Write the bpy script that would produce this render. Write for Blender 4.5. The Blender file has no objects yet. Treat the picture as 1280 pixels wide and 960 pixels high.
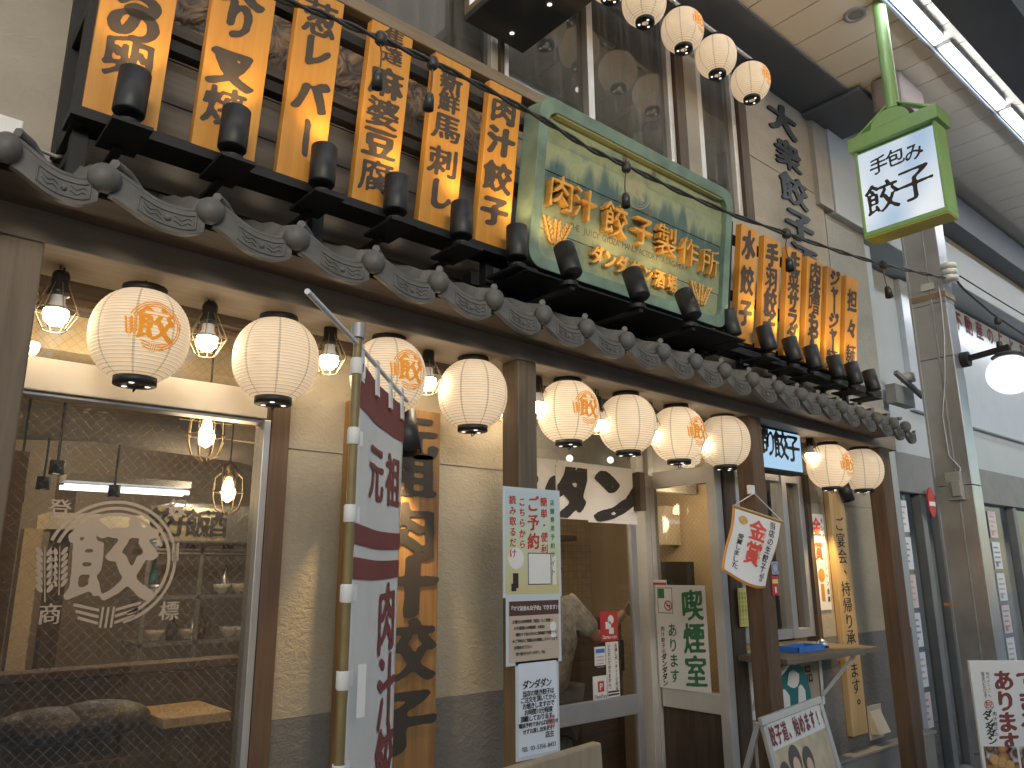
import bpy, math, random
import numpy as np
from mathutils import Vector, Matrix
random.seed(7); rng = np.random.RandomState(7)
SC = bpy.context.scene; COL = SC.collection
rad = math.radians
# ------------------------------------------------------------------ camera
W0, H0, F0 = 1280., 960., 965.
CAM = np.array([0., -2.4, 1.5])
_vx = np.array([1796-640, 708-480, F0]); _vx /= np.linalg.norm(_vx)
_vz = np.array([592-640, -3580-480, F0]); _vz -= _vx*_vz.dot(_vx); _vz /= np.linalg.norm(_vz)
_vy = np.cross(_vz, _vx)
if _vy[2] < 0: _vy = -_vy
RW = np.stack([_vx, _vy, _vz])            # world = RW @ camera ray
cd = bpy.data.cameras.new('camera'); cam = bpy.data.objects.new('camera', cd); COL.objects.link(cam)
_m = Matrix.Identity(4)
for i in range(3):
    _m[i][0] = RW[i, 0]; _m[i][1] = -RW[i, 1]; _m[i][2] = -RW[i, 2]; _m[i][3] = CAM[i]
cam.matrix_world = _m
cd.sensor_width = 36; cd.lens = F0/W0*36; cd.clip_start = .05; cd.clip_end = 500
SC.camera = cam
def ray(px, py): return RW @ np.array([px-640, py-480, F0])
def at(px, py, Y): d = ray(px, py); return CAM + d*(Y-CAM[1])/d[1]
def atx(px, py, X): d = ray(px, py); return CAM + d*(X-CAM[0])/d[0]
def atz(px, py, Z): d = ray(px, py); return CAM + d*(Z-CAM[2])/d[2]
def hit(px, py, o, n): d = ray(px, py); n = np.array(n); return CAM + d*((np.array(o)-CAM).dot(n)/d.dot(n))
# ------------------------------------------------------------------ world, sun, exposure
wd = bpy.data.worlds.new('World'); SC.world = wd; wd.use_nodes = True
_bg = wd.node_tree.nodes['Background']
sky = wd.node_tree.nodes.new('ShaderNodeTexSky'); sky.sky_type = 'NISHITA'; sky.sun_disc = False
sky.sun_elevation = rad(14); sky.sun_rotation = rad(200)
wd.node_tree.links.new(sky.outputs[0], _bg.inputs[0]); _bg.inputs[1].default_value = .15
sd = bpy.data.lights.new('sun', 'SUN'); sd.energy = .75; sd.angle = rad(20); sd.color = (1, .95, .88)
sun = bpy.data.objects.new('sun', sd); COL.objects.link(sun); sun.rotation_euler = (rad(76), 0, rad(-20))
SC.view_settings.view_transform = 'Standard'; SC.view_settings.look = 'None'
SC.view_settings.exposure = 1.0; SC.view_settings.gamma = 1; SC.view_settings.use_curve_mapping = False
cy = SC.cycles
cy.use_denoising = True; cy.max_bounces = 6; cy.transparent_max_bounces = 16; cy.diffuse_bounces = 3; cy.glossy_bounces = 3
cy.sample_clamp_indirect = 3; cy.caustics_reflective = False; cy.caustics_refractive = False
TUBE_E, BULB_E, SPOT_W, LANT_E = 13., 27., 1.8, .16
# ------------------------------------------------------------------ mesh builder
class MB:
    def __init__(s): s.v = []; s.f = []; s.sm = []
    def add(s, vs, fs, smooth=False):
        n = len(s.v); s.v.extend([tuple(map(float, p)) for p in vs])
        for f in fs: s.f.append(tuple(i+n for i in f)); s.sm.append(smooth)
        return s
    def box(s, x0, x1, y0, y1, z0, z1):
        if x0 > x1: x0, x1 = x1, x0
        if y0 > y1: y0, y1 = y1, y0
        if z0 > z1: z0, z1 = z1, z0
        return s.hexa([(x0,y0,z0),(x1,y0,z0),(x1,y1,z0),(x0,y1,z0),(x0,y0,z1),(x1,y0,z1),(x1,y1,z1),(x0,y1,z1)])
    def hexa(s, v): return s.add(v, [(3,2,1,0),(4,5,6,7),(0,1,5,4),(1,2,6,5),(2,3,7,6),(3,0,4,7)])
    def slope_box(s, x0, x1, y0, y1, zb0, zb1, zt0, zt1):
        return s.hexa([(x0,y0,zb0),(x1,y0,zb1),(x1,y1,zb1),(x0,y1,zb0),(x0,y0,zt0),(x1,y0,zt1),(x1,y1,zt1),(x0,y1,zt0)])
    def bar(s, a, b, w, h, up=(0,0,1)):
        a = Vector(a); b = Vector(b); d = (b-a).normalized(); up = Vector(up)
        u = d.cross(up)
        if u.length < 1e-4: u = d.cross(Vector((1,0,0)))
        u.normalize(); v = u.cross(d); u *= w/2; v *= h/2
        return s.hexa([a-u-v, a+u-v, b+u-v, b-u-v, a-u+v, a+u+v, b+u+v, b-u+v])
    def tube(s, pts, r, n=8, caps=True, smooth=True):
        pts = [Vector(p) for p in pts]; rs = r if hasattr(r, '__len__') else [r]*len(pts)
        vs = []; prev = None
        for i, p in enumerate(pts):
            d = (pts[min(i+1, len(pts)-1)]-pts[max(i-1, 0)]).normalized()
            if prev is None:
                u = d.cross(Vector((0,0,1)))
                if u.length < .01: u = d.cross(Vector((1,0,0)))
            else: u = prev - d*prev.dot(d)
            u.normalize(); prev = u; w = d.cross(u)
            for k in range(n):
                a = 2*math.pi*k/n; vs.append(p+(u*math.cos(a)+w*math.sin(a))*rs[i])
        fs = [(i*n+k, i*n+(k+1)%n, (i+1)*n+(k+1)%n, (i+1)*n+k) for i in range(len(pts)-1) for k in range(n)]
        s.add(vs, fs, smooth)
        if caps:
            m = len(pts)-1
            s.add(vs[:n], [tuple(range(n-1,-1,-1))]); s.add(vs[m*n:], [tuple(range(n))])
        return s
    def lathe(s, prof, n=24, M=None, smooth=True):
        vs = []; 
        for r, z in prof:
            for k in range(n):
                a = 2*math.pi*k/n; p = Vector((r*math.cos(a), r*math.sin(a), z)); vs.append(M @ p if M else p)
        fs = [(i*n+k, i*n+(k+1)%n, (i+1)*n+(k+1)%n, (i+1)*n+k) for i in range(len(prof)-1) for k in range(n)]
        return s.add(vs, fs, smooth)
    def ball(s, c, r, n=16, m=10, sz=1.):
        M = Matrix.Translation(c)
        return s.lathe([(max(1e-4, r*math.sin(math.pi*i/m)), -r*sz*math.cos(math.pi*i/m)) for i in range(m+1)], n, M)
    def prism(s, poly, P, d):         # poly in (u,v); P(u,v,n) -> xyz ; thickness 0..d
        n = len(poly); vs = [P(u, v, 0) for u, v in poly]+[P(u, v, d) for u, v in poly]
        return s.add(vs, [tuple(range(n-1,-1,-1)), tuple(range(n, 2*n))]+[(i, (i+1)%n, n+(i+1)%n, n+i) for i in range(n)])
WL = {}
def tag(o, label=None, cat=None, group=None, kind=None):
    for k, v in (('label', label), ('category', cat), ('group', group), ('kind', kind)):
        if v: o[k] = v
    return o
def thing(name, label, cat, loc=(0,0,0), group=None):
    o = bpy.data.objects.new(name, None); COL.objects.link(o); o.location = loc; o.empty_display_size = .1
    WL[o.name] = Vector(loc); return tag(o, label, cat, group)
def obj(name, mb, mat, parent=None, bev=0, fix=True):
    me = bpy.data.meshes.new(name); off = WL.get(parent.name, Vector()) if parent else Vector()
    me.from_pydata([(p[0]-off.x, p[1]-off.y, p[2]-off.z) for p in mb.v], [], mb.f); me.update()
    me.polygons.foreach_set('use_smooth', mb.sm)
    o = bpy.data.objects.new(name, me); COL.objects.link(o); me.materials.append(mat)
    WL[o.name] = off.copy()
    if parent: o.parent = parent
    if bev:
        b = o.modifiers.new('bevel', 'BEVEL'); b.width = bev; b.segments = 2; b.limit_method = 'ANGLE'; b.angle_limit = rad(40)
    return o
def copy_tree(o, parent=None):
    c = o.copy(); COL.objects.link(c); c.parent = parent
    for ch in list(o.children): copy_tree(ch, c)
    return c
def spot(parent, loc, tgt, watts, col, ang, r=.02, blend=.6):
    l = bpy.data.lights.new('spot_beam', 'SPOT'); l.energy = watts; l.color = col; l.spot_size = rad(ang); l.spot_blend = blend; l.shadow_soft_size = r
    o = bpy.data.objects.new('spot_beam', l); COL.objects.link(o); o.location = loc
    o.rotation_euler = (Vector(tgt)-Vector(loc)).to_track_quat('-Z', 'Y').to_euler()
    if parent: o.parent = parent
    return o
# ------------------------------------------------------------------ materials
def nt(name):
    m = bpy.data.materials.new(name); m.use_nodes = True; t = m.node_tree; return m, t, t.nodes['Principled BSDF'], t.links.new
def cl(c): return (c[0], c[1], c[2], 1)
def ramp(t, stops):
    r = t.nodes.new('ShaderNodeValToRGB'); e = r.color_ramp.elements
    while len(e) < len(stops): e.new(.5)
    for x, (p, c) in zip(e, stops): x.position = p; x.color = cl(c)
    return r
def coords(t, scale=(1,1,1), kind='Object'):
    tc = t.nodes.new('ShaderNodeTexCoord'); mp = t.nodes.new('ShaderNodeMapping'); mp.inputs['Scale'].default_value = scale
    t.links.new(tc.outputs[kind], mp.inputs[0]); return mp.outputs[0]
def noise(t, vec, scale, detail=4, rough=.55, dist=0):
    n = t.nodes.new('ShaderNodeTexNoise'); n.inputs['Scale'].default_value = scale; n.inputs['Detail'].default_value = detail
    n.inputs['Roughness'].default_value = rough; n.inputs['Distortion'].default_value = dist; t.links.new(vec, n.inputs['Vector']); return n.outputs[0]
def bump(t, b, h, st, dist=.01):
    n = t.nodes.new('ShaderNodeBump'); n.inputs['Strength'].default_value = st; n.inputs['Distance'].default_value = dist
    t.links.new(h, n.inputs['Height']); t.links.new(n.outputs[0], b.inputs['Normal'])
_cache = {}
def plain(name, c, rough=.6, metal=0, var=.12, sc=6, bmp=0, bsc=60):
    m, t, b, L = nt(name); v = coords(t)
    n = noise(t, v, sc, 5)
    r = ramp(t, [(.3, [x*(1-var) for x in c]), (.7, [min(1, x*(1+var)) for x in c])]); L(n, r.inputs[0]); L(r.outputs[0], b.inputs['Base Color'])
    b.inputs['Roughness'].default_value = rough; b.inputs['Metallic'].default_value = metal
    if bmp: bump(t, b, noise(t, v, bsc, 3), bmp, .003)
    return m
def wood(name, c1, c2, axis=2, sc=9, rough=.65, knots=True, bmp=.25):
    m, t, b, L = nt(name); s = [1, 1, 1]; s[axis] = .06
    v = coords(t, s); n1 = noise(t, v, sc*4, 6, .6, .6)
    s2 = [1,1,1]; s2[axis] = .18
    v2 = coords(t, s2); n2 = noise(t, v2, sc*.55, 3, .5, 1.2)
    mx = t.nodes.new('ShaderNodeMath'); mx.operation = 'MULTIPLY_ADD'; mx.inputs[1].default_value = .55; L(n1, mx.inputs[0])
    m2 = t.nodes.new('ShaderNodeMath'); m2.operation = 'MULTIPLY'; m2.inputs[1].default_value = .45; L(n2, m2.inputs[0]); L(m2.outputs[0], mx.inputs[2])
    r = ramp(t, [(.36, c1), (.5, [(a+b_)/2 for a, b_ in zip(c1, c2)]), (.64, c2)]); L(mx.outputs[0], r.inputs[0])
    out = r.outputs[0]
    if knots:
        vk = coords(t, (1, 1, .45) if axis == 2 else (.45, 1, 1)); vo = t.nodes.new('ShaderNodeTexVoronoi'); vo.inputs['Scale'].default_value = 3.2; L(vk, vo.inputs['Vector'])
        rk = ramp(t, [(.03, (.25,.2,.16)), (.075, (1,1,1))]); L(vo.outputs['Distance'], rk.inputs[0])
        mm = t.nodes.new('ShaderNodeMix'); mm.data_type = 'RGBA'; mm.blend_type = 'MULTIPLY'; mm.inputs[0].default_value = .8; L(out, mm.inputs[6]); L(rk.outputs[0], mm.inputs[7]); out = mm.outputs[2]
    L(out, b.inputs['Base Color']); b.inputs['Roughness'].default_value = rough
    bump(t, b, n1, bmp, .004); return m
def plaster(name, c, st=.6, sc=28):
    m, t, b, L = nt(name); v = coords(t, (1, 1, 1.5)); big = noise(t, v, 1.6, 5, .6)
    r = ramp(t, [(.3, [x*.82 for x in c]), (.7, [x*1.08 for x in c])]); L(big, r.inputs[0]); L(r.outputs[0], b.inputs['Base Color'])
    b.inputs['Roughness'].default_value = .9
    n = noise(t, v, sc, 8, .62, .8); bump(t, b, n, st, .02); return m
def emis(name, c, e):
    m = bpy.data.materials.new(name); m.use_nodes = True; t = m.node_tree; t.nodes.remove(t.nodes['Principled BSDF'])
    x = t.nodes.new('ShaderNodeEmission'); x.inputs[0].default_value = cl(c); x.inputs[1].default_value = e
    t.links.new(x.outputs[0], t.nodes['Material Output'].inputs[0]); return m
def math_n(t, op, a, b=None):
    n = t.nodes.new('ShaderNodeMath'); n.operation = op
    for i, x in enumerate((a, b)):
        if x is None: continue
        if isinstance(x, (int, float)): n.inputs[i].default_value = x
        else: t.links.new(x, n.inputs[i])
    return n.outputs[0]
def glass(name, tint=(.92,.93,.9), refl=1., wires=True, haze_dirt=0., ax='X', wf=.28, wt=.022):
    m = bpy.data.materials.new(name); m.use_nodes = True; t = m.node_tree; t.nodes.remove(t.nodes['Principled BSDF']); L = t.links.new
    tr = t.nodes.new('ShaderNodeBsdfTransparent'); tr.inputs[0].default_value = cl(tint)
    gl = t.nodes.new('ShaderNodeBsdfGlossy'); gl.inputs['Roughness'].default_value = .02
    lw_ = t.nodes.new('ShaderNodeLayerWeight'); lw_.inputs[0].default_value = .5; fz = math_n(t, 'ADD', .04, math_n(t, 'MULTIPLY', math_n(t, 'POWER', lw_.outputs['Facing'], 5), .9))
    mx = t.nodes.new('ShaderNodeMixShader'); L(math_n(t, 'MULTIPLY', fz, .9*refl), mx.inputs[0]); L(tr.outputs[0], mx.inputs[1]); L(gl.outputs[0], mx.inputs[2]); out = mx.outputs[0]
    tc = t.nodes.new('ShaderNodeTexCoord'); sp = t.nodes.new('ShaderNodeSeparateXYZ'); L(tc.outputs['Object'], sp.inputs[0])
    if haze_dirt:
        df = t.nodes.new('ShaderNodeBsdfDiffuse'); df.inputs[0].default_value = (.5,.5,.48,1)  # dirt streaks upstairs; on the wired window a painted milky reflection
        nv = coords(t, (14, 14, .8)); n = noise(t, nv, 2.5, 4); r = ramp(t, [(.42, (haze_dirt*.35,)*3), (.8, (haze_dirt,haze_dirt,haze_dirt))]); L(n, r.inputs[0])
        m3 = t.nodes.new('ShaderNodeMixShader'); L(r.outputs[0], m3.inputs[0]); L(out, m3.inputs[1]); L(df.outputs[0], m3.inputs[2]); out = m3.outputs[0]
    if wires:
        w = None
        for sg in (1, -1):
            a = math_n(t, 'MULTIPLY', math_n(t, 'ADD', sp.outputs[ax], math_n(t, 'MULTIPLY', sp.outputs['Z'], sg)), 1/.03)
            fq = math_n(t, 'LESS_THAN', math_n(t, 'ABSOLUTE', math_n(t, 'SUBTRACT', math_n(t, 'FRACT', a), .5)), wt)
            w = fq if w is None else math_n(t, 'MAXIMUM', w, fq)
        df = t.nodes.new('ShaderNodeBsdfDiffuse'); df.inputs[0].default_value = (.42,.4,.36,1)
        m2 = t.nodes.new('ShaderNodeMixShader'); L(math_n(t, 'MULTIPLY', w, wf), m2.inputs[0]); L(out, m2.inputs[1]); L(df.outputs[0], m2.inputs[2]); out = m2.outputs[0]
    L(out, t.nodes['Material Output'].inputs[0]); return m
M = dict(
 plaster=plaster('plaster', (.42,.365,.268), .4, 34), dado=plaster('dado', (.19,.18,.165), .5),
 plaster_up=plaster('plaster_upper', (.36,.32,.265), .3, 18), plaster_pier=plaster('plaster_pier', (.33,.33,.30), .5),
 beam=wood('beam_wood', (.17,.14,.108), (.28,.235,.185), 0), post=wood('post_wood', (.10,.075,.05), (.2,.15,.10), 2),
 post_brown=wood('post_brown', (.075,.045,.026), (.155,.095,.058), 2), post_warm=wood('post_warm', (.12,.06,.03), (.24,.125,.06), 2), darkwood=wood('dark_wood', (.05,.035,.024), (.10,.07,.05), 0),
 darkwood_v=wood('dark_wood_upright', (.05,.035,.024), (.11,.075,.05), 2),
 siding=wood('siding_wood', (.12,.095,.07), (.2,.165,.125), 0), sillwood=wood('sill_wood', (.16,.12,.08), (.26,.2,.135), 0),
 board=wood('board_wood', (.50,.205,.026), (.64,.31,.05), 2, 8, .5, False, .08),
 plaque=wood('plaque_wood', (.16,.08,.03), (.34,.19,.07), 2), plankL=wood('plank_wood', (.45,.29,.13), (.62,.45,.22), 2),
 tile=plain('roof_tile', (.105,.10,.092), .55, 0, .3, 14, .3, 90), black=plain('black_steel', (.0045,.004,.004), .6, 0, .2, 20, .1, 200),
 blackm=plain('black_paint', (.011,.011,.0115), .5, 0, .15, 15), soot=plain('ink', (.035,.03,.027), .8, 0, .1),
 ink_board=plain('board_ink', (.055,.042,.034), .75, 0, .15, 20), white=plain('white_paint', (.72,.72,.70), .4, 0, .05),
 cream=plain('cream_paint', (.68,.6,.48), .45, 0, .06), alu=plain('aluminium', (.52,.52,.52), .38, .6, .08, 5), alu_w=plain('pale_frame', (.62,.6,.56), .4, .2, .06),
 steel=plain('brushed_steel', (.58,.58,.59), .3, .85, .2, 2.5, .05, 80), green=plain('green_paint', (.24,.40,.15), .4, 0, .08), ylw=plain('yellow_paint', (.55,.52,.06), .45, 0, .08),
 paper=plain('paper', (.78,.76,.72), .6, 0, .03), paper_b=plain('blue_white_paper', (.74,.78,.84), .35, 0, .03), laminate=plain('laminate_edge', (.6,.66,.68), .2, 0, .04),
 red=plain('red_ink', (.48,.05,.05), .6, 0, .1), dkred=plain('maroon_print', (.22,.055,.05), .75, 0, .08), grn=plain('green_ink', (.045,.17,.08), .6, 0, .1), vermil=plain('vermilion_ink', (.75,.09,.05), .6, 0, .08),
 cloth=plain('white_cloth', (.74,.70,.64), .9, 0, .04, 9, .2, 300), cloth_w=plain('flag_cloth', (.74,.72,.675), .9, 0, .03, 9, .15, 300),
 gold=plain('gold_paint', (.72,.38,.09), .38, .35, .15, 30), wheat=plain('wheat_gold', (.75,.42,.12), .45, .2, .2, 30),
 cable=plain('cable', (.03,.028,.027), .5), bamboo=plain('bamboo', (.22,.16,.06), .45, 0, .25, 9), orange=plain('orange_cloth', (.72,.30,.05), .7, 0, .05),
 neigh=plain('pale_cladding', (.42,.46,.49), .55, 0, .05, 2), neigh_d=plain('grey_trim', (.2,.2,.2), .5), grey=plain('grey_metal', (.33,.33,.33), .45, .3, .1), conc=plaster('concrete', (.34,.325,.295), .2, 12),
 pave=plain('paving', (.36,.34,.32), .8, 0, .2, 3), teal=plain('teal', (.02,.16,.17), .5), blue=plain('blue_plastic', (.05,.2,.62), .35), yel_p=plain('yellow_paper', (.72,.66,.22), .7), tan=plain('tan_paper', (.55,.45,.34), .6),
 skin=plain('skin', (.55,.33,.23), .55, 0, .08), shirt=plain('shirt_cloth', (.5,.47,.42), .9, 0, .35, 26), hair=plain('hair', (.02,.015,.012), .6),
 room=plain('room_wall', (.45,.35,.23), .8, 0, .12, 2), roomd=wood('room_dark_wood', (.07,.042,.022), (.15,.09,.05), 0), roomlit=plain('room_cream', (.68,.57,.4), .8, 0, .06), ceil_d=plain('room_ceiling', (.22,.19,.16), .8),
 socket=plain('socket_black', (.02,.02,.02), .4), bulbtop=plain('bulb_neck', (.7,.68,.65), .4), wire=plain('cage_wire', (.25,.2,.12), .35, .7),
 bulb=emis('lit_bulb', (1, .80, .55), BULB_E), tube=emis('lit_tube', (.86,.93,1), TUBE_E), tube_in=emis('lit_tube_inside', (.85,.92,1), 2.2), pend=emis('lit_pendant', (1,.72,.38), 18), down=emis('lit_downlight', (1,.93,.8), .9),
 globe=emis('lit_globe', (.95,.97,1), .7), ltgrn=plain('pale_green_paper', (.55,.62,.42), .5, 0, .25, 3),
 g_win=glass('wired_glass', (.86,.84,.8), 1.3, True, .055), g_clear=glass('clear_glass', (.9,.9,.88), .9, False), g_up=glass('upper_glass', (.65,.65,.65), 2.4, False, .24), g_door=glass('door_glass', (.8,.79,.76), .8, True, 0, 'X', .12), g_side=glass('side_glass', (.85,.82,.76), .8, True, 0, 'Y'),
)
def lantern_paper():
    m, t, b, L = nt('lantern_paper'); tc = t.nodes.new('ShaderNodeTexCoord'); sp = t.nodes.new('ShaderNodeSeparateXYZ'); L(tc.outputs['Object'], sp.inputs[0])
    a = math_n(t, 'ARCTAN2', sp.outputs['Y'], sp.outputs['X']); q = math_n(t, 'FRACT', math_n(t, 'MULTIPLY', a, 8/(2*math.pi)))
    seam = math_n(t, 'LESS_THAN', math_n(t, 'ABSOLUTE', math_n(t, 'SUBTRACT', q, .5)), .035)
    rib = math_n(t, 'LESS_THAN', math_n(t, 'FRACT', math_n(t, 'MULTIPLY', sp.outputs['Z'], 112)), .2)
    k = math_n(t, 'SUBTRACT', 1, math_n(t, 'ADD', math_n(t, 'MULTIPLY', seam, .3), math_n(t, 'MULTIPLY', rib, .42)))
    n = noise(t, coords(t), 9, 3); k = math_n(t, 'MULTIPLY', k, math_n(t, 'ADD', .9, math_n(t, 'MULTIPLY', n, .2)))
    mc = t.nodes.new('ShaderNodeMix'); mc.data_type = 'RGBA'; mc.blend_type = 'MULTIPLY'; mc.inputs[0].default_value = 1
    cb = t.nodes.new('ShaderNodeCombineColor'); [L(k, cb.inputs[i]) for i in range(3)]
    mc.inputs[6].default_value = (.84,.73,.58,1); L(cb.outputs[0], mc.inputs[7])
    df = t.nodes.new('ShaderNodeBsdfDiffuse'); ts = t.nodes.new('ShaderNodeBsdfTranslucent'); L(mc.outputs[2], df.inputs[0]); L(mc.outputs[2], ts.inputs[0])
    mx = t.nodes.new('ShaderNodeMixShader'); mx.inputs[0].default_value = .45; L(df.outputs[0], mx.inputs[1]); L(ts.outputs[0], mx.inputs[2])
    em = t.nodes.new('ShaderNodeEmission'); m2 = t.nodes.new('ShaderNodeMix'); m2.data_type = 'RGBA'; m2.blend_type = 'MULTIPLY'; m2.inputs[0].default_value = 1
    m2.inputs[6].default_value = (1,.80,.56,1); L(cb.outputs[0], m2.inputs[7]); L(m2.outputs[2], em.inputs[0]); em.inputs[1].default_value = LANT_E
    ad = t.nodes.new('ShaderNodeAddShader'); L(mx.outputs[0], ad.inputs[0]); L(em.outputs[0], ad.inputs[1])
    t.nodes.remove(b); L(ad.outputs[0], t.nodes['Material Output'].inputs[0]); return m
M['lantern'] = lantern_paper()
def crest():
    m, t, b, L = nt('crest_ink'); b.inputs['Base Color'].default_value = (.72,.28,.02,1); b.inputs['Roughness'].default_value = .8
    b.inputs['Emission Color'].default_value = (.8,.3,.02,1); b.inputs['Emission Strength'].default_value = LANT_E*.8; return m
M['crest'] = crest()
def panel_paint():                         # painted mountain scenery on the green sign's face (local x,z)
    m, t, b, L = nt('painted_scenery'); tc = t.nodes.new('ShaderNodeTexCoord'); sp = t.nodes.new('ShaderNodeSeparateXYZ'); L(tc.outputs['Object'], sp.inputs[0])
    ridge = noise(t, coords(t, (1, 0, .12)), 11, 5, .6); soft = noise(t, coords(t), 7, 7, .65)
    h = math_n(t, 'ADD', sp.outputs['Z'], math_n(t, 'MULTIPLY', math_n(t, 'SUBTRACT', ridge, .5), -.42))
    mt = t.nodes.new('ShaderNodeMapRange'); mt.inputs[1].default_value = .43; mt.inputs[2].default_value = .50; L(h, mt.inputs[0])
    base = ramp(t, [(.3, (.17,.21,.12)), (.5, (.27,.30,.17)), (.72, (.13,.19,.15))]); L(soft, base.inputs[0])
    band = t.nodes.new('ShaderNodeMapRange'); band.inputs[1].default_value = .24; band.inputs[2].default_value = .40; L(sp.outputs['Z'], band.inputs[0])
    inv = math_n(t, 'SUBTRACT', 1, mt.outputs[0]); fac = math_n(t, 'MULTIPLY', inv, band.outputs[0])
    mm = t.nodes.new('ShaderNodeMix'); mm.data_type = 'RGBA'; L(math_n(t, 'MULTIPLY', fac, .85), mm.inputs[0]); L(base.outputs[0], mm.inputs[6]); mm.inputs[7].default_value = (.035,.085,.095,1)
    L(mm.outputs[2], b.inputs['Base Color']); b.inputs['Roughness'].default_value = .55; bump(t, b, soft, .1); return m
M['scenery'] = panel_paint(); M['verdigris'] = plain('verdigris', (.14,.21,.165), .6, 0, .35, 7, .2, 40)
def ceil_mat():
    m, t, b, L = nt('ceiling_boards'); n = noise(t, coords(t, (.5,.5,.5)), 1.3, 3)
    r = ramp(t, [(.3, (.66,.58,.48)), (.7, (.74,.66,.56))]); L(n, r.inputs[0]); L(r.outputs[0], b.inputs['Base Color']); b.inputs['Roughness'].default_value = .6; return m
M['ceil'] = ceil_mat(); M['fascia'] = plain('blue_grey_paint', (.11,.12,.14), .55, 0, .08, 3)
# ------------------------------------------------------------------ lettering
_raw = {}
def raw(ch):
    if ch not in _raw:
        c = bpy.data.curves.new('g', 'FONT'); c.body = ch; c.size = 1; c.align_x = 'CENTER'; c.resolution_u = 3
        o = bpy.data.objects.new('g', c); COL.objects.link(o); bpy.context.view_layer.update()
        me = bpy.data.meshes.new_from_object(o.evaluated_get(bpy.context.evaluated_depsgraph_get()))
        _raw[ch] = (np.array([(v.co.x, v.co.y-.352) for v in me.vertices]).reshape(-1, 2), [tuple(p.vertices) for p in me.polygons])
        bpy.data.objects.remove(o); bpy.data.curves.remove(c); bpy.data.meshes.remove(me)
    return _raw[ch]
_br = {}
def brush(ch, w=.045, merge=True):
    key = (ch, w, merge)
    if key in _br: return _br[key]
    for _ in range(6):
        r_, cov = brush_once(ch, w, merge)
        if cov < .67 or w < .012: break
        w *= .78
    _br[key] = r_; return r_
def brush_once(ch, w, merge):
    V, Fs = raw(ch); N = 84; lo = -.66; st = 1.32/(N-1); mask = np.zeros((N, N)); g = lo+np.arange(N)*st
    for f in Fs:
        for k in range(1, len(f)-1):
            a, b, c = V[f[0]], V[f[k]], V[f[k+1]]
            i0, i1 = [int(np.clip((q-lo)/st, 0, N-1)) for q in (min(a[0],b[0],c[0]), max(a[0],b[0],c[0])+st)]
            j0, j1 = [int(np.clip((q-lo)/st, 0, N-1)) for q in (min(a[1],b[1],c[1]), max(a[1],b[1],c[1])+st)]
            X, Y = np.meshgrid(g[i0:i1+1], g[j0:j1+1])
            def e(p, q): return (q[0]-p[0])*(Y-p[1])-(q[1]-p[1])*(X-p[0])
            e0, e1, e2 = e(a, b), e(b, c), e(c, a)
            ins = ((e0 >= -1e-6) & (e1 >= -1e-6) & (e2 >= -1e-6)) | ((e0 <= 1e-6) & (e1 <= 1e-6) & (e2 <= 1e-6))
            mask[j0:j1+1, i0:i1+1] = np.maximum(mask[j0:j1+1, i0:i1+1], ins)
    R = w/st; d = mask.copy(); K = int(R)+1
    for dx in range(-K-1, K+2):
        for dy in range(-K-1, K+2):
            u, v = dx*.88+dy*.47, -dx*.47+dy*.88
            if (u/(R*1.25+.01))**2+(v/(R*.55+.01))**2 <= 1: d = np.maximum(d, np.roll(np.roll(mask, dx, 1), dy, 0))
    for _ in range(3):
        for ax in (0, 1): d = (np.roll(d, 1, ax)+2*d+np.roll(d, -1, ax))/4
    r2 = np.random.RandomState(ord(ch) % 9973); low = r2.rand(9, 9)
    xi = np.linspace(0, 8, N); k0 = np.minimum(xi.astype(int), 7); fx = xi-k0
    rows = low[k0]*(1-fx)[:, None]+low[k0+1]*fx[:, None]; lowf = rows[:, k0]*(1-fx)+rows[:, k0+1]*fx
    jag = np.clip(lowf+.25*(r2.rand(N, N)-.5), 0, 1); d = d+(jag-.5)*.5*(d > .02)-.5; d[0] = d[-1] = -1; d[:, 0] = d[:, -1] = -1
    vs = []; idx = {}
    def vid(k, p):
        if k not in idx: idx[k] = len(vs); vs.append(p)
        return idx[k]
    fs = []; S = d > 0
    cnt = S[:-1, :-1].astype(int)+S[1:, :-1]+S[:-1, 1:]+S[1:, 1:]
    for j in range(N-1):
        i = 0
        while i < N-1:
            c = cnt[j, i]
            if c == 0: i += 1; continue
            if c == 4:
                i2 = i+1
                if merge:
                    while i2 < N-1 and cnt[j, i2] == 4: i2 += 1
                fs.append(tuple(vid(('c', a, b), (g[a], g[b])) for a, b in ((i, j), (i2, j), (i2, j+1), (i, j+1)))); i = i2; continue
            poly = []; cs = [(i, j), (i+1, j), (i+1, j+1), (i, j+1)]
            for q in range(4):
                a, b = cs[q], cs[(q+1) % 4]; va, vb = d[a[1], a[0]], d[b[1], b[0]]
                if va > 0: poly.append(vid(('c',)+a, (g[a[0]], g[a[1]])))
                if (va > 0) != (vb > 0):
                    tt = va/(va-vb); lo_, hi_ = min(a, b), max(a, b)
                    poly.append(vid(('e', lo_, hi_), (g[a[0]]+(g[b[0]]-g[a[0]])*tt, g[a[1]]+(g[b[1]]-g[a[1]])*tt)))
            if len(poly) > 2: fs.append(tuple(poly))
            i += 1
    yy, xx = np.nonzero(S); cov = S.sum()/max(1., (yy.max()-yy.min()+1)*(xx.max()-xx.min()+1.))
    return (np.array(vs).reshape(-1, 2), fs), (cov if len(yy) > 900 else 0)
class Frame:
    def __init__(s, o, u, v): s.o = np.array(o, float); s.u = np.array(u, float); s.v = np.array(v, float); s.n = np.cross(s.u, s.v)
    def __call__(s, a, b, n=0): return s.o+s.u*a+s.v*b+s.n*n
    def uv(s, px, py): p = hit(px, py, s.o, s.n)-s.o; return float(p.dot(s.u)/s.u.dot(s.u)), float(p.dot(s.v)/s.v.dot(s.v))
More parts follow.
